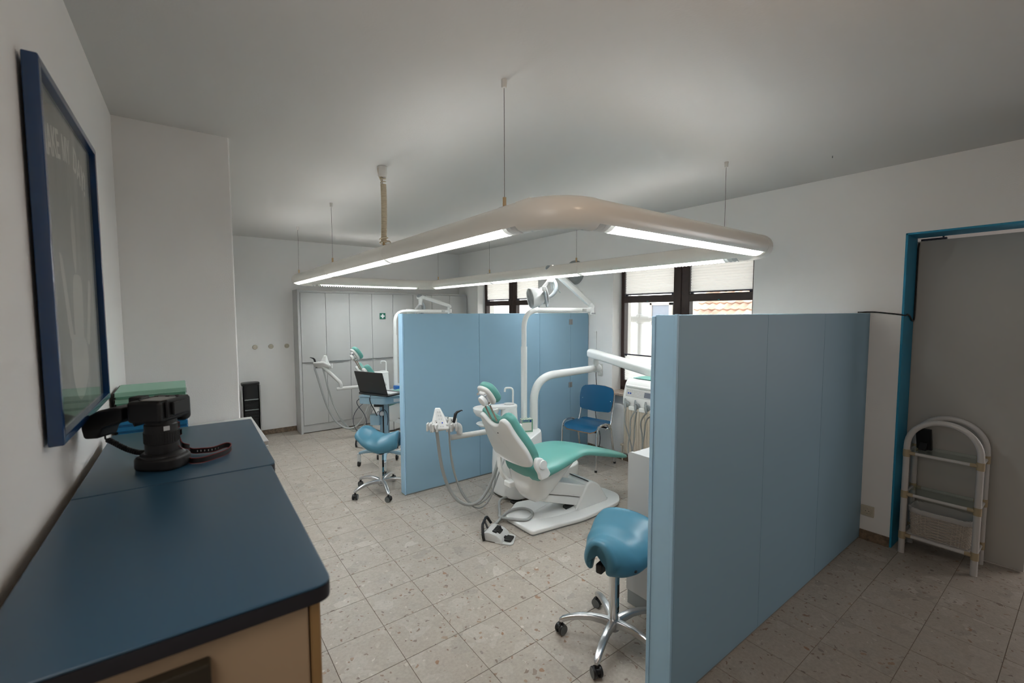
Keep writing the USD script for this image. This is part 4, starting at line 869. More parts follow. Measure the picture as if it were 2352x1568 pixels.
            P(t, 'instrument_hose', tube(spline(pts, 70), .0058, 9), 'hose_grey')
    # operating light on its spring link
    K0 = np.array([3.655, 3.43, 1.815])
    if front: K1 = np.array([3.135, 3.47, 2.168]); 
    else: K1 = np.array([3.20, 3.47, 1.975])
    if not front: K0 = np.array([3.62, 3.40, 1.845])
    li = P(t, 'light_link', join(blob([(K0 + [.02, 0, -.015], .032), (K0, .032)]), cyl(K0 - [0, 0, .06], K0, .02)), 'unit_white')
    dx = (K1 - K0) / np.linalg.norm(K1 - K0); sd = np.cross(dx, [0, 0, 1]); sd /= np.linalg.norm(sd); u_ = np.cross(sd, dx)
    pr_ = rpoly([(-.024, -.026), (.024, -.026), (.024, .022), (.012, .030), (-.012, .030), (-.024, .022)], .008, 4)
    P(li, 'link_arm', loft(np.array([[K0 + (K1 - K0) * s + sd * a * k + u_ * b * k for a, b in pr_] for s, k in ((.02, .8), (.05, 1), (.93, 1), (.96, .85))])), 'unit_white')
    P(li, 'link_cover', loft(np.array([[K0 + (K1 - K0) * s + sd * a * .8 + u_ * (b * .35 + .030) for a, b in pr_] for s in (.30, .92)])), 'unit_grey_white')
    P(li, 'top_joint', join(blob([(K1 + [-.06, .02, .0], .034), (K1, .036)]), cyl(K1 + [-.03, .01, -.055], K1 + [-.03, .01, 0], .036, 24, .03)), 'unit_white')
    P(li, 'joint_cap', blob([(K1 + [-.068, .0, .02], .028), (K1 + [-.03, .0, .024], .022)]), 'pod_grey')
    ol = P(t, 'operating_light', cyl(K1 + [-.03, .012, -.12], K1 + [-.03, .012, -.05], .030, 24, .032), 'unit_white', label='operating light head on its yoke')
    rv = np.array([.8, -.6, 0]); zv = np.array([0, 0, 1.0])
    HCN = K1 + rv * -.150 + zv * -.275 + np.array([-.01, -.01, 0])
    ax = np.array([-.90, .36, -.17]); ax /= np.linalg.norm(ax); sx_ = np.cross([0, 0, 1.0], ax); sx_ /= np.linalg.norm(sx_); uz = np.cross(ax, sx_)
    def Hh(m): return basis(m, HCN, sx_, uz, ax)
    P(ol, 'reflector_housing', Hh(lathe([(.0, -.062), (.045, -.060), (.080, -.030), (.100, .03), (.107, .088), (.103, .094), (.095, .088)], n=40, sx=1.12)), 'unit_white')
    P(ol, 'reflector', Hh(lathe([(.096, .088), (.075, .04), (.03, .0), (0, -.006)], n=20, sx=1.12)), 'chrome', smooth=False)
    P(ol, 'blue_facets', Hh(join(*[box(a - .014, a + .014, b - .020, b + .020, .070, .075) for a, b in ((.06, .03), (.06, -.03), (-.06, .03), (-.06, -.03))])), 'ink_blue', smooth=False)
    P(ol, 'back_shield', Hh(prism(rpoly([(-.11, -.085), (.11, -.085), (.135, .0), (.11, .095), (-.11, .095), (-.135, .0)], .04, 6), -.068, -.060, .003)), 'unit_grey_white')
    P(ol, 'rear_boss', Hh(cyl((0, 0, -.105), (0, 0, -.062), .034, 24, b=.006)), 'unit_white')
    P(ol, 'boss_ring', Hh(lathe([(.026, -.106), (.036, -.103), (.038, -.09), (.03, -.09)], n=24)), 'pod_grey')
    for s_ in (-1, 1): P(ol, 'side_handle', Hh(join(blob([((s_ * .128, .04, -.03), .014), ((s_ * .128, -.10, -.03), .012)]), cyl((s_ * .09, .03, -.03), (s_ * .128, .03, -.03), .014))), 'pod_grey')
    Y0 = K1 + np.array([-.03, .012, -.11])
    yk = spline([K1 + rv * a_ + zv * b_ for a_, b_ in ((-.004, -.085), (.018, -.120), (.030, -.165), (.020, -.215), (-.010, -.255), (-.060, -.285))], 30)
    P(ol, 'yoke', tube(yk, np.concatenate([np.linspace(.016, .022, 15), np.linspace(.022, .015, 15)]), 14), 'pod_grey')
    P(ol, 'yoke_bar', hull(np.vstack([_ico * .018 + (K1 + rv * -.035 + zv * -.095), _ico * .020 + (K1 + rv * -.105 + zv * -.185)])), 'unit_grey_white')
    P(ol, 'grip_pin', cyl(Y0 + [.05, -.02, -.05], Y0 + [.10, -.05, -.12], .005, 10), 'mid_grey')
    P(ol, 'grip_wedge', hull([Y0 + [.03, -.01, -.02], Y0 + [.06, -.03, -.05], Y0 + [.03, -.02, -.09], Y0 + [.03, .03, -.02], Y0 + [.06, .01, -.05], Y0 + [.03, .02, -.09]]), 'mid_grey', smooth=False)
    # assistant's arm with control tower and suction hoses
    aa = P(t, 'assistant_arm', cyl((1.795, 3.255, .690), (2.45, 3.13, .712), .0235, 24, b=.004), 'unit_grey_white')
    if front:
        A2 = np.array([1.63, 3.30, .775])
        P(aa, 'second_arm', tube(bend_path([(1.87, 3.235, .715), (1.87, 3.235, .792), tuple(A2)], .045), .025, 22), 'unit_grey_white')
        HO = np.array([1.70, 3.20, .86])
    else:
        HO = np.array([1.64, 3.37, 1.045]); A2 = HO - [0, 0, .04]
        P(aa, 'second_arm', tube(bend_path([(1.85, 3.245, .705), (1.85, 3.245, .77), (1.70, 3.36, .95), tuple(A2)], .045), .024, 22), 'unit_grey_white')
    sr = np.array([.80, -.60, 0]); sb = np.array([-.6, -.8, 0]); sz = np.array([0, 0, 1.0])          # right, towards the front, up
    if not front: sr, sb = -sr, -sb
    def G(m, **k): return basis(m, HO, sr, sb, sz)
    at = P(t, 'assistant_head', G(hull(np.vstack([_ico * .02 + p for p in ([-.10, 0, -.035], [-.03, -.02, .01], [.09, -.02, .0], [.09, .02, -.04], [-.11, .03, -.05], [.0, .035, -.05])]))), 'unit_grey_white')
    tl = np.array([0.0, .42, .9]); tn = np.array([0.0, .9, -.42])
    P(at, 'keypad_tower', G(hull(np.vstack([_ico * .012 + p for p in ([-.055, .015, .095], [-.030, .015, .095], [-.045, .075, -.045], [.045, .075, -.045], [-.05, .01, -.04], [.04, .01, -.04], [-.075, .03, .0], [-.02, .03, .05])]))), 'unit_white')
    for r_ in range(5):
        for c_ in range(2):
            pp_ = np.array([-.040 + c_ * .018 + r_ * .008, .036 + r_ * .0105, .078 - r_ * .027])
            P(at, 'key', G(cyl(pp_, pp_ + [0, .0045, .0020], .0058, 10)), 'button_blue' if (r_, c_) == (3, 1) else 'button_pale', smooth=30)
    for q, (a, b_) in enumerate(((-.105, .02), (-.055, .05), (.055, .035), (.095, .02))):
        P(at, 'holder', G(join(box(a - .024, a - .007, b_ - .01, b_ + .045, -.075, -.01, .005), box(a + .007, a + .024, b_ - .01, b_ + .045, -.075, -.01, .005))), 'unit_grey_white', smooth=False)
    P(at, 'suction_tip', G(tube([(.075, .02, -.06), (.088, .012, .0), (.100, .0, .055)], [.015, .012, .013], 16)), 'soft_black')
    P(at, 'suction_nozzle', G(tube([(.098, .002, .05), (.112, -.004, .068), (.150, -.01, .082), (.156, -.01, .076)], [.013, .010, .004, .003], 14)), 'soft_black')
    P(at, 'saliva_valve', G(join(cyl((.05, .03, -.05), (.058, .03, .03), .012, 16), cyl((-.055, .055, -.06), (-.050, .055, .02), .013, 16))), 'unit_white')
    P(at, 'valve_slot', G(box(-.048, -.040, .062, .07, -.02, .005, .002)), 'soft_black', smooth=False)
    P(at, 'chrome_clip', G(lathe([(.018, 0), (.024, .01), (.018, .02), (.014, .01)], (.045, .01, .005), (.4, .5, .8), 20)), 'chrome')
    hz = [[1.66, 3.25, .8], [1.68, 3.26, .68], [1.7, 3.27, .55], [1.73, 3.27, .4], [1.78, 3.26, .25], [1.84, 3.23, .15], [1.92, 3.2, .1], [2.0, 3.17, .11], [2.09, 3.15, .2], [2.16, 3.14, .34], [2.24, 3.16, .49], [2.36, 3.22, .56]]
    h1 = [[1.74, 3.19, .82], [1.76, 3.21, .68], [1.78, 3.22, .51], [1.82, 3.23, .36], [1.87, 3.22, .22], [1.93, 3.21, .12], [2.02, 3.18, .05], [2.12, 3.16, .11], [2.18, 3.17, .24], [2.24, 3.19, .4], [2.36, 3.24, .52]]
    h2 = [[1.76, 3.2, .82], [1.77, 3.23, .67], [1.8, 3.24, .49], [1.84, 3.23, .31], [1.91, 3.22, .17], [1.99, 3.2, .08], [2.07, 3.19, .09], [2.15, 3.18, .15], [2.23, 3.19, .28], [2.36, 3.23, .45]]
    for k, (h_, r_) in enumerate(((hz, .0135), (h1, .0068), (h2, .0068))):
        h_ = np.array(h_, float)
        if not front:
            w_ = np.linspace(1, 0, len(h_))[:, None] ** 2; h_ = h_ + w_ * np.array([-.10, .17, .17])
        P(t, 'suction_hose', tube(spline(h_, 90), r_, 14), 'hose_grey')
    return t
dental_unit('white dental unit with cuspidor, delivery head and operating light in the front bay', 0, 0, True)
dental_unit('white dental unit in the rear bay, mostly hidden by the blue partition', -.08, 3.05, False)

# ------------------------------------------------------------------ foot controls
def pedal(label, o, e1, hose, hname):
    o = np.array([*o, 0.0]); e1 = np.array([*e1, 0.0]); e1 /= np.linalg.norm(e1); e2 = np.array([-e1[1], e1[0], 0.0])
    if e2[0] < 0: e2 = -e2
    t = thing('foot_control', label, 'foot pedal', o)
    def Q(m): return basis(m, o, e1, e2, (0, 0, 1))      # x: from heel to toe, y: to the right
    v, f = prism(rpoly([(0, .004), (-.015, .06), (.02, .075), (.10, .058), (.135, .03), (.145, .012), (.145, .004)], [.005, .015, .02, .02, .015, .004, .002], 4), -.01, .150, .008, plane='xz'); part(t, 'housing', Q((v, f)), 'unit_grey_white', w=True)
    part(t, 'foot_plate', Q(prism(rpoly([(.08, -.015), (.21, -.008), (.225, .02), (.195, .15), (.08, .16)], .02, 5), .0, .010, .003)), 'unit_grey_white', w=True)
    dk = join(*[basis(box(-.032, .032, -.011, .011, -.006, .008, .002), (.072 + .012 * k, .07, .070 - .0035 * k * k), (0, 1, 0), (1, 0, -.12 * k), (.12 * k, 0, 1)) for k in range(-1, 3)])
    part(t, 'rocker_pedal', Q(dk), 'black_rubber', w=True)
    part(t, 'rocker_lug', Q(join(box(.05, .085, .02, .036, .045, .078, .003), box(.05, .085, .104, .120, .045, .078, .003))), 'black_plastic', smooth=False, w=True)
    part(t, 'toe_pad', Q(rbox(.148, .203, .018, .095, .012, .030, .007)), 'black_rubber', w=True)
    part(t, 'toe_spring', Q(box(.135, .155, .045, .07, .010, .034, .003)), 'black_plastic', smooth=False, w=True)
    bp = bend_path([(.005, -.028, .012), (-.005, -.026, .045), (-.035, .03, .105), (-.055, .150, .118), (-.02, .163, .06)], .02)
    part(t, 'carry_bar', Q(tube(bp, 1.0, prof=rpoly([(-.010, -.006), (.010, -.006), (.010, .006), (-.010, .006)], .003, 3))), 'black_plastic', w=True)
    part(t, 'bar_strut', Q(tube([(-.045, .09, .112), (-.005, .06, .07)], .008, 10)), 'black_plastic', w=True)
    part(t, 'hose', tube(spline(hose, 110), .0115, 12), 'hose_grey', w=True)
    return t
pedal('grey foot control with black pedals on the floor before the front chair', (1.812, 2.765), (.60, -.95), [(2.40, 3.25, .03), (2.29, 3.22, .045), (2.215, 3.15, .045), (2.15, 3.05, .013), (2.105, 2.98, .02), (2.10, 2.87, .05), (2.15, 2.78, .06), (2.20, 2.745, .060), (2.26, 2.76, .060), (2.31, 2.80, .062), (2.325, 2.86, .064), (2.30, 2.92, .064), (2.25, 2.95, .062), (2.18, 2.955, .060), (2.09, 2.945, .03), (2.0, 2.91, .013), (1.90, 2.87, .013), (1.83, 2.83, .02), (1.825, 2.80, .03)], '')
pedal('grey foot control under the rear chair behind the saddle stool', (1.80, 5.735), (.60, -.95), [(2.32, 6.25, .03), (2.2, 6.15, .02), (2.05, 6.02, .013), (1.9, 5.9, .013), (1.815, 5.79, .02)], '')

# ------------------------------------------------------------------ saddle stools
def saddle_stool(label, loc, base_rot, seat_rot, seat_z, group=None):
    t = thing('saddle_stool', label, 'stool', (*loc, 0), group=group)
    lift = seat_z; LOCROT = 0.0
    for k in range(5):
        a = math.radians(base_rot + 72 * k); c, s = math.cos(a), math.sin(a)
        pth = np.array([[r_ * c, r_ * s, z] for r_, z in ((.015, .098), (.06, .112), (.12, .118), (.18, .112), (.235, .098), (.272, .082), (.287, .074))])
        lg = part(t, 'leg', tube(pth, 1.0, prof=None, n=4) if False else loft(np.array([[p + np.array([-s, c, 0]) * u * w_ + np.array([0, 0, 1]) * v_ * h_ for u, v_ in rpoly([(-1, -1), (1, -1), (1, .6), (.6, 1), (-.6, 1), (-1, .6)], .3, 3)] for p, w_, h_ in zip(pth, (.022, .020, .018, .017, .016, .015, .008), (.024, .018, .015, .014, .013, .013, .006))])), 'alu')
        q = np.array([.276 * c, .276 * s, 0]); sd = np.array([-math.sin(a + .8), math.cos(a + .8), 0])
        part(lg, 'caster', join(cyl(q + sd * .008 + [0, 0, .027], q + sd * .024 + [0, 0, .027], .027, 24, b=.004), cyl(q - sd * .008 + [0, 0, .027], q - sd * .024 + [0, 0, .027], .027, 24, b=.004), cyl(q + sd * .009 + [0, 0, .027], q - sd * .009 + [0, 0, .027], .012, 12), cyl(q + [0, 0, .03], q + [0, 0, .072], .010, 12), basis(prism(rpoly([(-.026, .028), (.026, .028), (.020, .052), (-.020, .052)], .012, 4), -.008, .008), q, np.array([math.cos(a + .8), math.sin(a + .8), 0]), (0, 0, 1), -sd)), 'black_plastic')
        part(lg, 'caster_ring', join(*[lathe([(.0225, .0242), (.0235, .0248), (.0245, .0242)], q + [0, 0, .027], sd * e, 28) for e in (-1, 1)]), 'mid_grey')
    part(t, 'hub', lathe([(.0, .062), (.03, .064), (.036, .075), (.036, .115), (.032, .125), (0, .125)], n=28), 'alu')
    part(t, 'gas_column', lathe([(.025, .07), (.025, .372), (.022, .376)], n=28), 'chrome')
    ls = math.radians(195 - LOCROT)
    def strip(z0, z1): return basis(box(-.009, .009, z0, z1, .0232, .0262), (0, 0, 0), (math.cos(ls), math.sin(ls), 0), (0, 0, 1), (-math.sin(ls) * -1, math.cos(ls) * -1, 0)) if False else basis(box(-.009, .009, .0232, .0262, z0, z1), (0, 0, 0), (math.cos(ls), math.sin(ls), 0), (-math.sin(ls), math.cos(ls), 0), (0, 0, 1))
    ul = part(t, 'label_strip', strip(.16, .366), 'stool_vinyl', smooth=False)
    for z0, z1 in ((.245, .315), (.165, .172), (.178, .195)): part(ul, 'label_print', move(strip(z0, z1), (-math.sin(ls) * .0006, math.cos(ls) * .0006, 0)), 'soft_black', smooth=False)
    part(t, 'collar', cyl((0, 0, .37), (0, 0, .392), .0285, 24, b=.003), 'black_plastic')
    part(t, 'piston', cyl((0, 0, .38), (0, 0, lift + .02), .0135, 20), 'copper_chrome')
    cr, sr_ = math.cos(math.radians(seat_rot)), math.sin(math.radians(seat_rot)); X_, Y_ = np.array([cr, sr_, 0]), np.array([-sr_, cr, 0])
    O_ = np.array([0, 0, lift])
    def Qs(m): return basis(m, O_, X_, Y_, (0, 0, 1))
    part(t, 'seat_bracket', Qs(join(hull([[-.10, -.05, .045], [-.10, .05, .045], [.10, -.04, .06], [.10, .04, .06], [-.055, -.04, -.012], [-.055, .04, -.012], [.06, -.035, -.008], [.06, .035, -.008]]), rbox(.06, .17, -.018, .018, .0, .05, .01), blob([((.02, .03, .01), .008), ((.05, .14, .015), .009)]))), 'black_plastic', smooth=30)
    # saddle: cross sections along x (front is +x), each an arched closed ring
    rings = []; us = np.concatenate([[-1, -.992, -.975, -.95, -.915], np.linspace(-.87, .87, 27), [.915, .95, .975, .992, 1.0]])
    va = np.linspace(-1, 1, 33)
    for u in us:
        x = .192 * u - .008
        w_ = np.interp(u, [-1, -.6, -.1, .35, .75, 1], [.150, .178, .172, .138, .095, .080])
        drop = np.interp(u, [-1, -.6, 0, .5, 1], [.030, .050, .072, .098, .104])
        zc = np.interp(u, [-1, -.75, -.3, .15, .6, .9, 1], [.212, .200, .150, .132, .152, .174, .174])
        aa = np.interp(u, [-1, 0, 1], [.9, 1.20, 1.45])
        th_ = np.interp(u, [-1, 0, 1], [.060, .058, .046])
        def cv(off):
            y = (w_ - off) * np.sin(va * aa) / math.sin(aa); z = zc - off - drop * (1 - np.cos(va * aa)) / (1 - math.cos(aa)); return np.stack([y, z], 1)
        o_, i_ = cv(0), cv(th_); mid = (o_ + i_) / 2
        k_ = math.sqrt(max(0.0, 1 - max(0, (abs(u) - .85) / .15) ** 2)); k_ = max(k_, .02)
        tipr = (o_[-1] - i_[-1]) / 2; a = np.linspace(0, math.pi, 8)[1:-1]
        tdir = o_[-1] - o_[-2]; tdir /= np.linalg.norm(tdir)
        R_ = [mid[-1] + tipr * math.cos(q) + tdir * np.linalg.norm(tipr) * math.sin(q) for q in a]
        tipl = (i_[0] - o_[0]) / 2; tdl = o_[0] - o_[1]; tdl /= np.linalg.norm(tdl)
        L_ = [mid[0] + tipl * math.cos(q) + tdl * np.linalg.norm(tipl) * math.sin(q) for q in a]
        ring = np.vstack([o_, R_, i_[::-1], L_]); mm = np.vstack([mid, np.tile(mid[-1], (6, 1)), mid[::-1], np.tile(mid[0], (6, 1))])
        ring = mm + (ring - mm) * k_
        rings.append(np.column_stack([np.full(len(ring), x), ring]))
    part(t, 'saddle_seat', Qs(loft(np.array(rings))), 'stool_vinyl', smooth=60)
    return t
saddle_stool('blue leather saddle stool in the foreground, half behind the right partition', (1.784, 1.489), 132.0, 193, .44)
saddle_stool('blue leather saddle stool beside the trolley with the laptop', (1.531, 4.158), 189.3, -42, .43)

# ------------------------------------------------------------------ visitor chair
vc = thing('visitor_chair', 'blue plywood visitor chair with chrome legs beside the partition', 'chair', (3.722, 3.516, 0), -169.2)
for s_ in (-1, 1):
    y = .232 * s_
    fl_ = part(vc, 'front_leg', tube(bend_path([(.20, y, .0), (.185, y, .40), (.165, y, .475), (.11, y, .497), (-.02, y * .99, .492), (-.075, y * .96, .452), (-.10, y * .94, .43)], .04), .0125, 14), 'chrome')
    part(fl_, 'rubber_foot', cyl((.20, y, 0), (.199, y, .022), .0145, 14), 'black_rubber')
    rl = part(vc, 'rear_leg', tube(bend_path([(-.205, y, 0), (-.115, y * .98, .43), (-.06, y * .96, .445)], .03), .0125, 14), 'chrome')
    part(rl, 'rubber_foot', cyl((-.205, y, 0), (-.2, y, .022), .0145, 14), 'black_rubber')
    part(vc, 'back_upright', tube(bend_path([(-.03, y * .92, .425), (-.135, y * .93, .45), (-.165, y * .92, .55), (-.225, y * .90, .79)], .05), .0105, 14), 'chrome')
    part(vc, 'link_bracket', join(cyl((.17, y, .455), (.145, y, .49), .016, 14), box(-.12, -.06, y * .96 - .012, y * .96 + .012, .425, .465, .005)), 'chrome')
part(vc, 'under_frame', join(tube([(.15, -.22, .425), (.15, .22, .425)], .010, 12), tube([(-.10, -.22, .425), (-.10, .22, .425)], .010, 12)), 'black_plastic')
def ply(us_, vs_, fn, th, nrm):
    top = np.array([[fn(u, v) for v in vs_] for u in us_]); return top
def plysheet(outline, fn, th):
    """a bent ply sheet: outline polygon in (u, v), fn maps it into space with a normal"""
    from shapely.geometry import Polygon, Point
    poly = Polygon(outline); 
    import shapely
    b = poly.bounds; nx, ny = 22, 22
    gx, gy = np.linspace(b[0], b[2], nx), np.linspace(b[1], b[3], ny)
    rings = []
    for y in gy:
        y_ = min(max(y, b[1] + 1e-4), b[3] - 1e-4)
        ln_ = poly.intersection(shapely.LineString([(b[0] - 1, y_), (b[2] + 1, y_)])); x0, x1 = ln_.bounds[0], ln_.bounds[2]
        rings.append(np.stack([np.linspace(x0, x1, nx), np.full(nx, y_)], 1))
    g = np.array(rings); A = np.array([[fn(u, v, 0.0) for u, v in r_] for r_ in g]); B = np.array([[fn(u, v, -th) for u, v in r_] for r_ in g])
    return A, B
def sheet_mesh(A, B):
    ny, nx = A.shape[:2]
    def face(G):
        v = G.reshape(-1, 3); i, j = np.meshgrid(np.arange(ny - 1), np.arange(nx - 1), indexing='ij'); a = i * nx + j
        q = np.stack([a, a + 1, a + nx + 1, a + nx], -1).reshape(-1, 4); return v, np.vstack([q[:, [0, 1, 2]], q[:, [0, 2, 3]]])
    ring = lambda G: np.vstack([G[0], G[1:, -1], G[-1, ::-1][1:], G[::-1, 0][1:-1]])
    va_, fa_ = face(A); vb_, fb_ = face(B)
    ra, rb = ring(A), ring(B)
    return (va_, fa_), (vb_, fb_[:, ::-1]), loft(np.array([ra, rb]), cap=False)
seat_o = rpoly([(-.205, -.20), (.205, -.215), (.205, .215), (-.205, .20)], [.05, .06, .06, .05], 8)
def seat_fn(u, v, h):
    z = .462 + .012 * math.cos(u * 9) + .10 * (v ** 2) - (1.9 * max(0, u - .11) ** 2 * 2.2) + .02 * (u < -.15) * (-.15 - u) / .05
    return (u, v, z + h)
A, B = plysheet(seat_o[:, ::-1], lambda v, u, h: seat_fn(u, v, h), .011)
top, bot, edge = sheet_mesh(A, B)
def orient(m, ref):
    v, f = m; n = np.cross(v[f[0, 1]] - v[f[0, 0]], v[f[0, 2]] - v[f[0, 0]]); return (v, f) if n @ np.asarray(ref) > 0 else (v, f[:, ::-1])
sp_ = part(vc, 'seat', join(orient(top, (0, 0, 1)), orient(bot, (0, 0, -1))), 'ply_blue')
part(sp_, 'seat_edge', edge, 'ply_edge', label='bare plywood edge of the seat')
back_o = rpoly([(-.205, .595), (.205, .595), (.228, .74), (.215, .855), (.12, .878), (-.12, .878), (-.215, .855), (-.228, .74)], [.03, .03, .05, .06, .1, .1, .06, .05], 8)
def back_fn(v, z, h):
    x = -.145 - (z - .55) * .24 - .50 * (.05 - v * v) + .02
    return (x + h, v, z - .02 * (1 - abs(v) / .22) * (z < .66) * (.66 - z) / .07)
A, B = plysheet(back_o, back_fn, .011)
top, bot, edge = sheet_mesh(A, B)
bp_ = part(vc, 'backrest', join(orient(top, (1, 0, 0)), orient(bot, (-1, 0, 0))), 'ply_blue')
part(bp_, 'backrest_edge', edge, 'ply_edge', label='bare plywood edge of the backrest')
part(bp_, 'rivet', join(*[blob([(np.array(back_fn(.188 * e, .715, 0.0)) , .0062)]) for e in (-1, 1)]), 'chrome')

# ------------------------------------------------------------------ tissue box on the front unit's ledge
tz = .571
tx = thing('glove_box', 'green and white chequered tissue box on the ledge of the front dental unit', 'box', (2.70, 3.37, tz), -21)
part(tx, 'carton', box(-.055, .055, -.035, .035, 0, .125, .0015), 'tissue_pale', smooth=False)
for bx in (box(-.055, .055, -.0356, -.0349, .094, .1245), box(-.055, .055, -.0356, -.0349, .0, .016), box(.042, .055, -.0356, -.0349, .016, .094)): part(tx, 'front_band', bx, 'tissue_green', smooth=False)
ck_ = []
for i in range(4):
    for j in range(7):
        if (i + j) % 2 == 0: ck_.append(box(.0549, .0556, -.033 + i * .0165, -.033 + i * .0165 + .0155, .004 + j * .017, .004 + j * .017 + .0155))
for i in range(7):
    for j in range(4):
        if (i + j) % 2 == 0: ck_.append(box(-.052 + i * .015, -.052 + i * .015 + .014, -.033 + j * .0165, -.033 + j * .0165 + .0155, .1248, .1254))
part(tx, 'chequered_print', join(*ck_), 'tissue_green', smooth=False)
part(tx, 'blue_emblem', box(.022, .040, -.0361, -.0355, .098, .120), 'ink_blue', smooth=False)
v, f = meshkit.text_mesh('Tissues', .010, .0004, True).vertices, meshkit.text_mesh('Tissues', .010, .0004, True).faces
part(tx, 'print_line', join(*[box(-.045, .012, -.0359, -.0355, .104 + k * .010, .109 + k * .010) for k in range(2)]), 'ink_blue', smooth=False)

# ------------------------------------------------------------------ low white cabinet inside the right partition
lc = thing('low_cabinet', 'low white cabinet with grey plinth hidden behind the right partition', 'cabinet', (2.09, 1.18, 0))
part(lc, 'side_panel', prism(rpoly([(1.19, .085), (1.652, .085), (1.652, .921), (1.19, .921)], [0, 0, .025, 0], 5), 2.09, 2.112, .002, plane='yz'), 'cabinet_white', smooth=False, w=True)
part(lc, 'carcass', box(2.113, 3.6, 1.19, 1.63, .085, .89, .002), 'cabinet_white', smooth=False, w=True)
part(lc, 'top', box(2.113, 3.6, 1.19, 1.645, .89, .912, .003), 'cabinet_white', smooth=False, w=True)
part(lc, 'plinth', box(2.094, 3.6, 1.20, 1.645, 0, .0845, .001), 'mid_grey', smooth=False, w=True)
for k in range(3): part(lc, 'door', box(2.12 + k * .49, 2.60 + k * .49, 1.631, 1.65, .09, .885, .002), 'cabinet_white', smooth=False, w=True)
part(lc, 'raised_back', box(2.118, 3.6, 1.19, 1.50, .912, .966, .006), 'unit_white', smooth=False, w=True)

# ------------------------------------------------------------------ trolley with laptop
TO = np.array([1.77, 4.80, 0.0]); tr_ = np.array([.80, -.60, 0]); tf = np.array([.6, .8, 0]); Zu = np.array([0, 0, 1.0])
tc = thing('laptop_trolley', 'grey-blue trolley on castors carrying the laptop', 'trolley', TO)
def T(m): return basis(m, TO, tr_, tf, Zu)        # x to the right in the picture, y away
part(tc, 'tray', T(prism(rpoly([(-.20, -.10), (.08, -.16), (.30, -.02), (.30, .20), (-.20, .20)], [.015, .03, .03, .02, .02], 4), .745, .822, .010)), 'cart_blue', w=True)
part(tc, 'tray_top', T(prism(rpoly([(-.21, -.105), (.085, -.168), (.31, -.025), (.31, .21), (-.21, .21)], [.015, .03, .03, .02, .02], 4), .8225, .830, .003)), 'cart_blue', w=True)
part(tc, 'tray_label', T(basis(box(0, .10, 0, .035, 0, .0012), (.175, -.1035, .765), (.844, .537, 0), (0, 0, 1), (.537, -.844, 0))), 'label_white', smooth=False, w=True)
part(tc, 'column', T(rbox(-.005, .085, -.03, .05, .20, .745, .012)), 'cart_blue', w=True)
part(tc, 'column_groove', T(join(box(.03, .045, -.0315, -.029, .22, .74), box(.0845, .0865, .0, .02, .22, .74))), 'laptop_black', smooth=False, w=True)
part(tc, 'holder', T(prism(rpoly([(-.10, -.07), (.01, -.07), (.01, .01), (-.10, .01)], .015, 4), .50, .615, .004)), 'cart_blue', w=True)
part(tc, 'holder', T(prism(rpoly([(-.10, -.07), (-.005, -.07), (-.005, .01), (-.10, .01)], .03, 5), .19, .39, .01)), 'cart_blue', w=True)
part(tc, 'socket_strip', T(join(box(-.06, .03, -.05, .0, .70, .735, .004))), 'black_plastic', smooth=False, w=True)
for k, (x, y) in enumerate(((-.27, .05), (.27, -.02), (.10, -.24), (.10, .28), (-.12, .28))):
    dd = np.array([x, y]); dd /= np.linalg.norm(dd)
    lg = part(tc, 'base_leg', T(loft(np.array([[np.array([x * s + .04 * (1 - s), y * s, 0]) + np.array([-dd[1], dd[0], 0]) * u * w_ + np.array([0, 0, z + v_ * h_]) for u, v_ in rpoly([(-1, -1), (1, -1), (1, 1), (-1, 1)], .5, 3)] for s, z, w_, h_ in ((.0, .205, .03, .025), (.35, .195, .026, .022), (.75, .175, .022, .018), (.97, .155, .019, .016), (1.0, .15, .010, .010))]))), 'cart_blue', w=True)
    part(lg, 'castor_fork', T(join(cyl((x, y, .05), (x, y, .15), .021, 16, b=.004), rbox(x - .018, x + .018, y - .02, y + .02, .045, .10, .01))), 'unit_grey_white', w=True)
    part(lg, 'castor_wheel', T(join(cyl((x - .012, y, .034), (x + .012, y, .034), .034, 20, b=.004))), 'black_rubber', w=True)
part(tc, 'base_hub', T(lathe([(.0, .17), (.06, .175), (.07, .20), (.055, .23), (0, .232)], (.04, .01, 0), n=24)), 'cart_blue', w=True)
for nm, pts, r_ in (('power_cable', [(-.20, -.02, .79), (-.25, -.03, .76), (-.23, -.02, .69), (-.17, -.02, .60), (-.15, -.02, .48), (-.16, 0, .40)], .0032), ('power_cable', [(-.16, -.05, .75), (-.22, -.05, .70), (-.29, -.04, .58), (-.27, -.03, .45), (-.22, -.02, .40)], .0028), ('power_cable', [(-.07, -.12, .838), (-.075, -.135, .80), (-.06, -.125, .74), (-.03, -.10, .66), (-.02, -.06, .60)], .0048), ('power_cable', [(.02, -.08, .60), (.03, -.12, .66), (.07, -.10, .68), (.10, -.08, .60), (.09, -.06, .50)], .0036), ('power_cable', [(.05, -.06, .34), (.12, -.10, .26), (.20, -.11, .235), (.24, -.08, .25), (.18, -.02, .265), (.08, .02, .25)], .0056), ('power_cable', [(-.12, -.03, .36), (-.10, -.12, .33), (-.06, -.13, .36), (-.02, -.10, .40)], .0056)):
    part(tc, nm, T(tube(spline(pts, 40), r_, 8)), 'rail_navy' if r_ < .004 else ('laptop_black' if r_ < .005 else 'socket_white'), w=True)
part(tc, 'adapter', T(rbox(-.03, .05, -.055, -.015, .60, .65, .015)), 'label_white', w=True)
part(tc, 'plug', T(cyl((-.205, -.02, .79), (-.235, -.025, .79), .014, 14, .009)), 'mid_grey', w=True)
def TL(m): return T(move(move(m, (0, -.03, 0)), (.0, .03, 0), rotz=-28))
lp = thing('laptop', 'black laptop standing open on the trolley, its lid towards the camera', 'laptop', TO + [0, 0, .83])
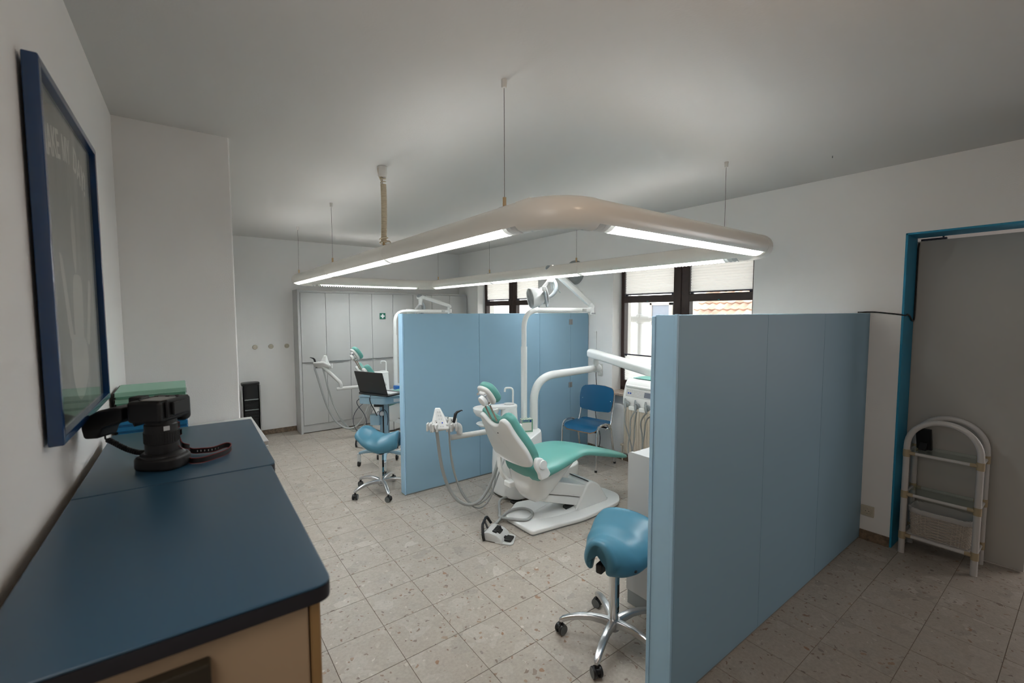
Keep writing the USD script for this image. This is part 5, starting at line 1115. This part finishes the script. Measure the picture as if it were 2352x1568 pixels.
# base deck lies on the tray; the lid leans towards the camera
part(lp, 'base_deck', TL(rbox(-.225, .215, -.075, .185, .8304, .848, .006)), 'laptop_black', w=True)
part(lp, 'keyboard_deck', TL(box(-.18, .17, .0, .12, .848, .8495)), 'button_pale', smooth=False, w=True)
part(lp, 'rear_vent', TL(box(-.215, .205, -.092, -.075, .832, .852, .004)), 'laptop_black', smooth=False, w=True)
lidm = prism(rpoly([(-.205, 0), (.205, 0), (.205, .262), (-.205, .262)], [.003, .003, .01, .01], 4), 0, .008, .002)
LB = np.array([-.005, -.070, .8495]); lu = np.array([0, -.30, .954]); lu /= np.linalg.norm(lu)
# the lid stands a little turned against the deck
part(lp, 'lid', TL(basis(lidm, LB, (1, 0, 0), lu, np.cross((1, 0, 0), lu))), 'laptop_black', smooth=20, w=True)
part(lp, 'lid_emblem', TL(basis(join(*[box(-.03 + q * .016, -.019 + q * .016, -.005, .005, 0, .0005) for q in range(4)]), LB + lu * .13 + np.cross((1, 0, 0), lu) * .0079, (1, 0, 0), lu, np.cross((1, 0, 0), lu))), 'logo_grey', smooth=False, w=True)
bp2 = thing('blue_packet', 'small blue packet lying on the rear dental unit beside the cuspidor', 'packet', (2.66, 6.42, .571))
part(bp2, 'pack', rbox(-.07, .07, -.05, .05, 0, .06, .008), 'blue_pack')
part(bp2, 'tissue', hull([[-.03, -.02, .06], [.03, -.02, .06], [0, .03, .06], [-.02, 0, .10], [.025, .01, .09]]), 'label_white', smooth=False)

# ------------------------------------------------------------------ outside the windows
single('street_ground', box(4.6, 60, -40, 60, -5.2, -5.0), 'facade_sand', smooth=False, kind='structure')
hb = thing('white_house', 'white rendered house across the street seen through the left sash', 'building', (13.2, 13, -5))
part(hb, 'wall', box(13.2, 20, 8.7, 26, -5, 9), 'facade_white', smooth=False, w=True)
def hwin(y, z):
    w_ = part(hb, 'window', join(box(13.1, 13.24, y - .42, y - .34, z - .6, z + .6), box(13.1, 13.24, y + .34, y + .42, z - .6, z + .6), box(13.1, 13.24, y - .42, y + .42, z + .52, z + .6), box(13.05, 13.24, y - .46, y + .46, z - .68, z - .6)), 'facade_sand', smooth=False, w=True)
    part(w_, 'pane', box(13.14, 13.2, y - .34, y + .34, z - .6, z + .52), 'pane_dark', smooth=False, w=True)
for y, z in ((9.12, 1.45), (9.12, -1.6), (12.0, -1.6)): hwin(y, z)
part(hb, 'downpipe', cyl((13.12, 9.98, -5), (13.12, 9.98, 9), .06, 14), 'gutter_grey', w=True)
def tiled_roof(parent, o, du, ds, nu, ns, tw, tl, mats):
    """rows of pantiles: du along the eaves, ds up the slope"""
    o, du, ds = (np.array(x, float) for x in (o, du, ds)); du /= np.linalg.norm(du); ds /= np.linalg.norm(ds); nr = np.cross(du, ds); nr = nr if nr[2] > 0 else -nr
    a = np.linspace(0, 2 * math.pi, 9); c = np.stack([a / (2 * math.pi) * tw * 1.04, .024 * np.cos(a)], 1); c = np.vstack([c, c[::-1] - [0, .02]])
    R = random.Random(3); return [(loft(np.array([[o + du * (i * tw + p) + ds * (j * tl + s) + nr * (q + h) for p, q in c] for s, h in ((0, .035), (tl * 1.15, .0))])), R.choice(mats)) for j in range(ns) for i in range(nu)]
rf = thing('tiled_house', 'house with an orange pantile roof seen through the right sash', 'building', (10.5, 5.5, -5))
part(rf, 'wall', box(10.6, 16, 2.5, 7.25, -5, .72), 'facade_sand', smooth=False, w=True)
bits = tiled_roof(rf, (10.4, 2.6, .70), (0, 1, 0), (.80, 0, .60), 21, 14, .215, .30, ['roof_tile', 'roof_tile', 'roof_tile_pale'])
rp = part(rf, 'roof_deck', hull([[10.4, 2.5, .62], [10.4, 7.2, .62], [14.4, 2.5, 3.62], [14.4, 7.2, 3.62], [14.4, 2.5, .5], [14.4, 7.2, .5], [10.4, 2.5, .55], [10.4, 7.2, .55]]), 'roof_tile', smooth=False, w=True)
for m_, mm_ in bits: part(rp, 'roof_tile', m_, mm_, w=True)
sh_ = thing('shed', 'low outbuilding with a pale tiled roof below the left sash', 'building', (9.5, 8, -5))
part(sh_, 'wall', box(9.6, 12.6, 7.6, 13, -5, .2), 'facade_sand', smooth=False, w=True)
part(sh_, 'roof', hull([[9.3, 7.4, .15], [9.3, 13.2, .15], [12.6, 7.4, 1.30], [12.6, 13.2, 1.30], [12.6, 7.4, .1], [12.6, 13.2, .1], [9.3, 7.4, .08], [9.3, 13.2, .08]]), 'roof_tile_pale', smooth=False, w=True)
part(sh_, 'gutter', cyl((9.28, 7.4, .16), (9.28, 13.2, .16), .07, 12), 'gutter_grey', w=True)
sp2 = thing('scaffold_pole', 'grey scaffold pole with a coupler outside the wider window', 'pole', (6.3, 4.76, -5))
part(sp2, 'upright', cyl((6.3, 4.77, -5), (6.3, 4.77, 6), .048, 16), 'gutter_grey', w=True)
part(sp2, 'cross_tube', cyl((6.3, 4.90, 1.62), (6.3, 3.2, 1.60), .035, 14), 'gutter_grey', w=True)
part(sp2, 'coupler', join(cyl((6.3, 4.77, 1.54), (6.3, 4.77, 1.70), .075, 14, b=.02), blob([((6.26, 4.92, 1.62), .06), ((6.3, 4.6, 1.62), .055)])), 'gutter_grey', w=True)
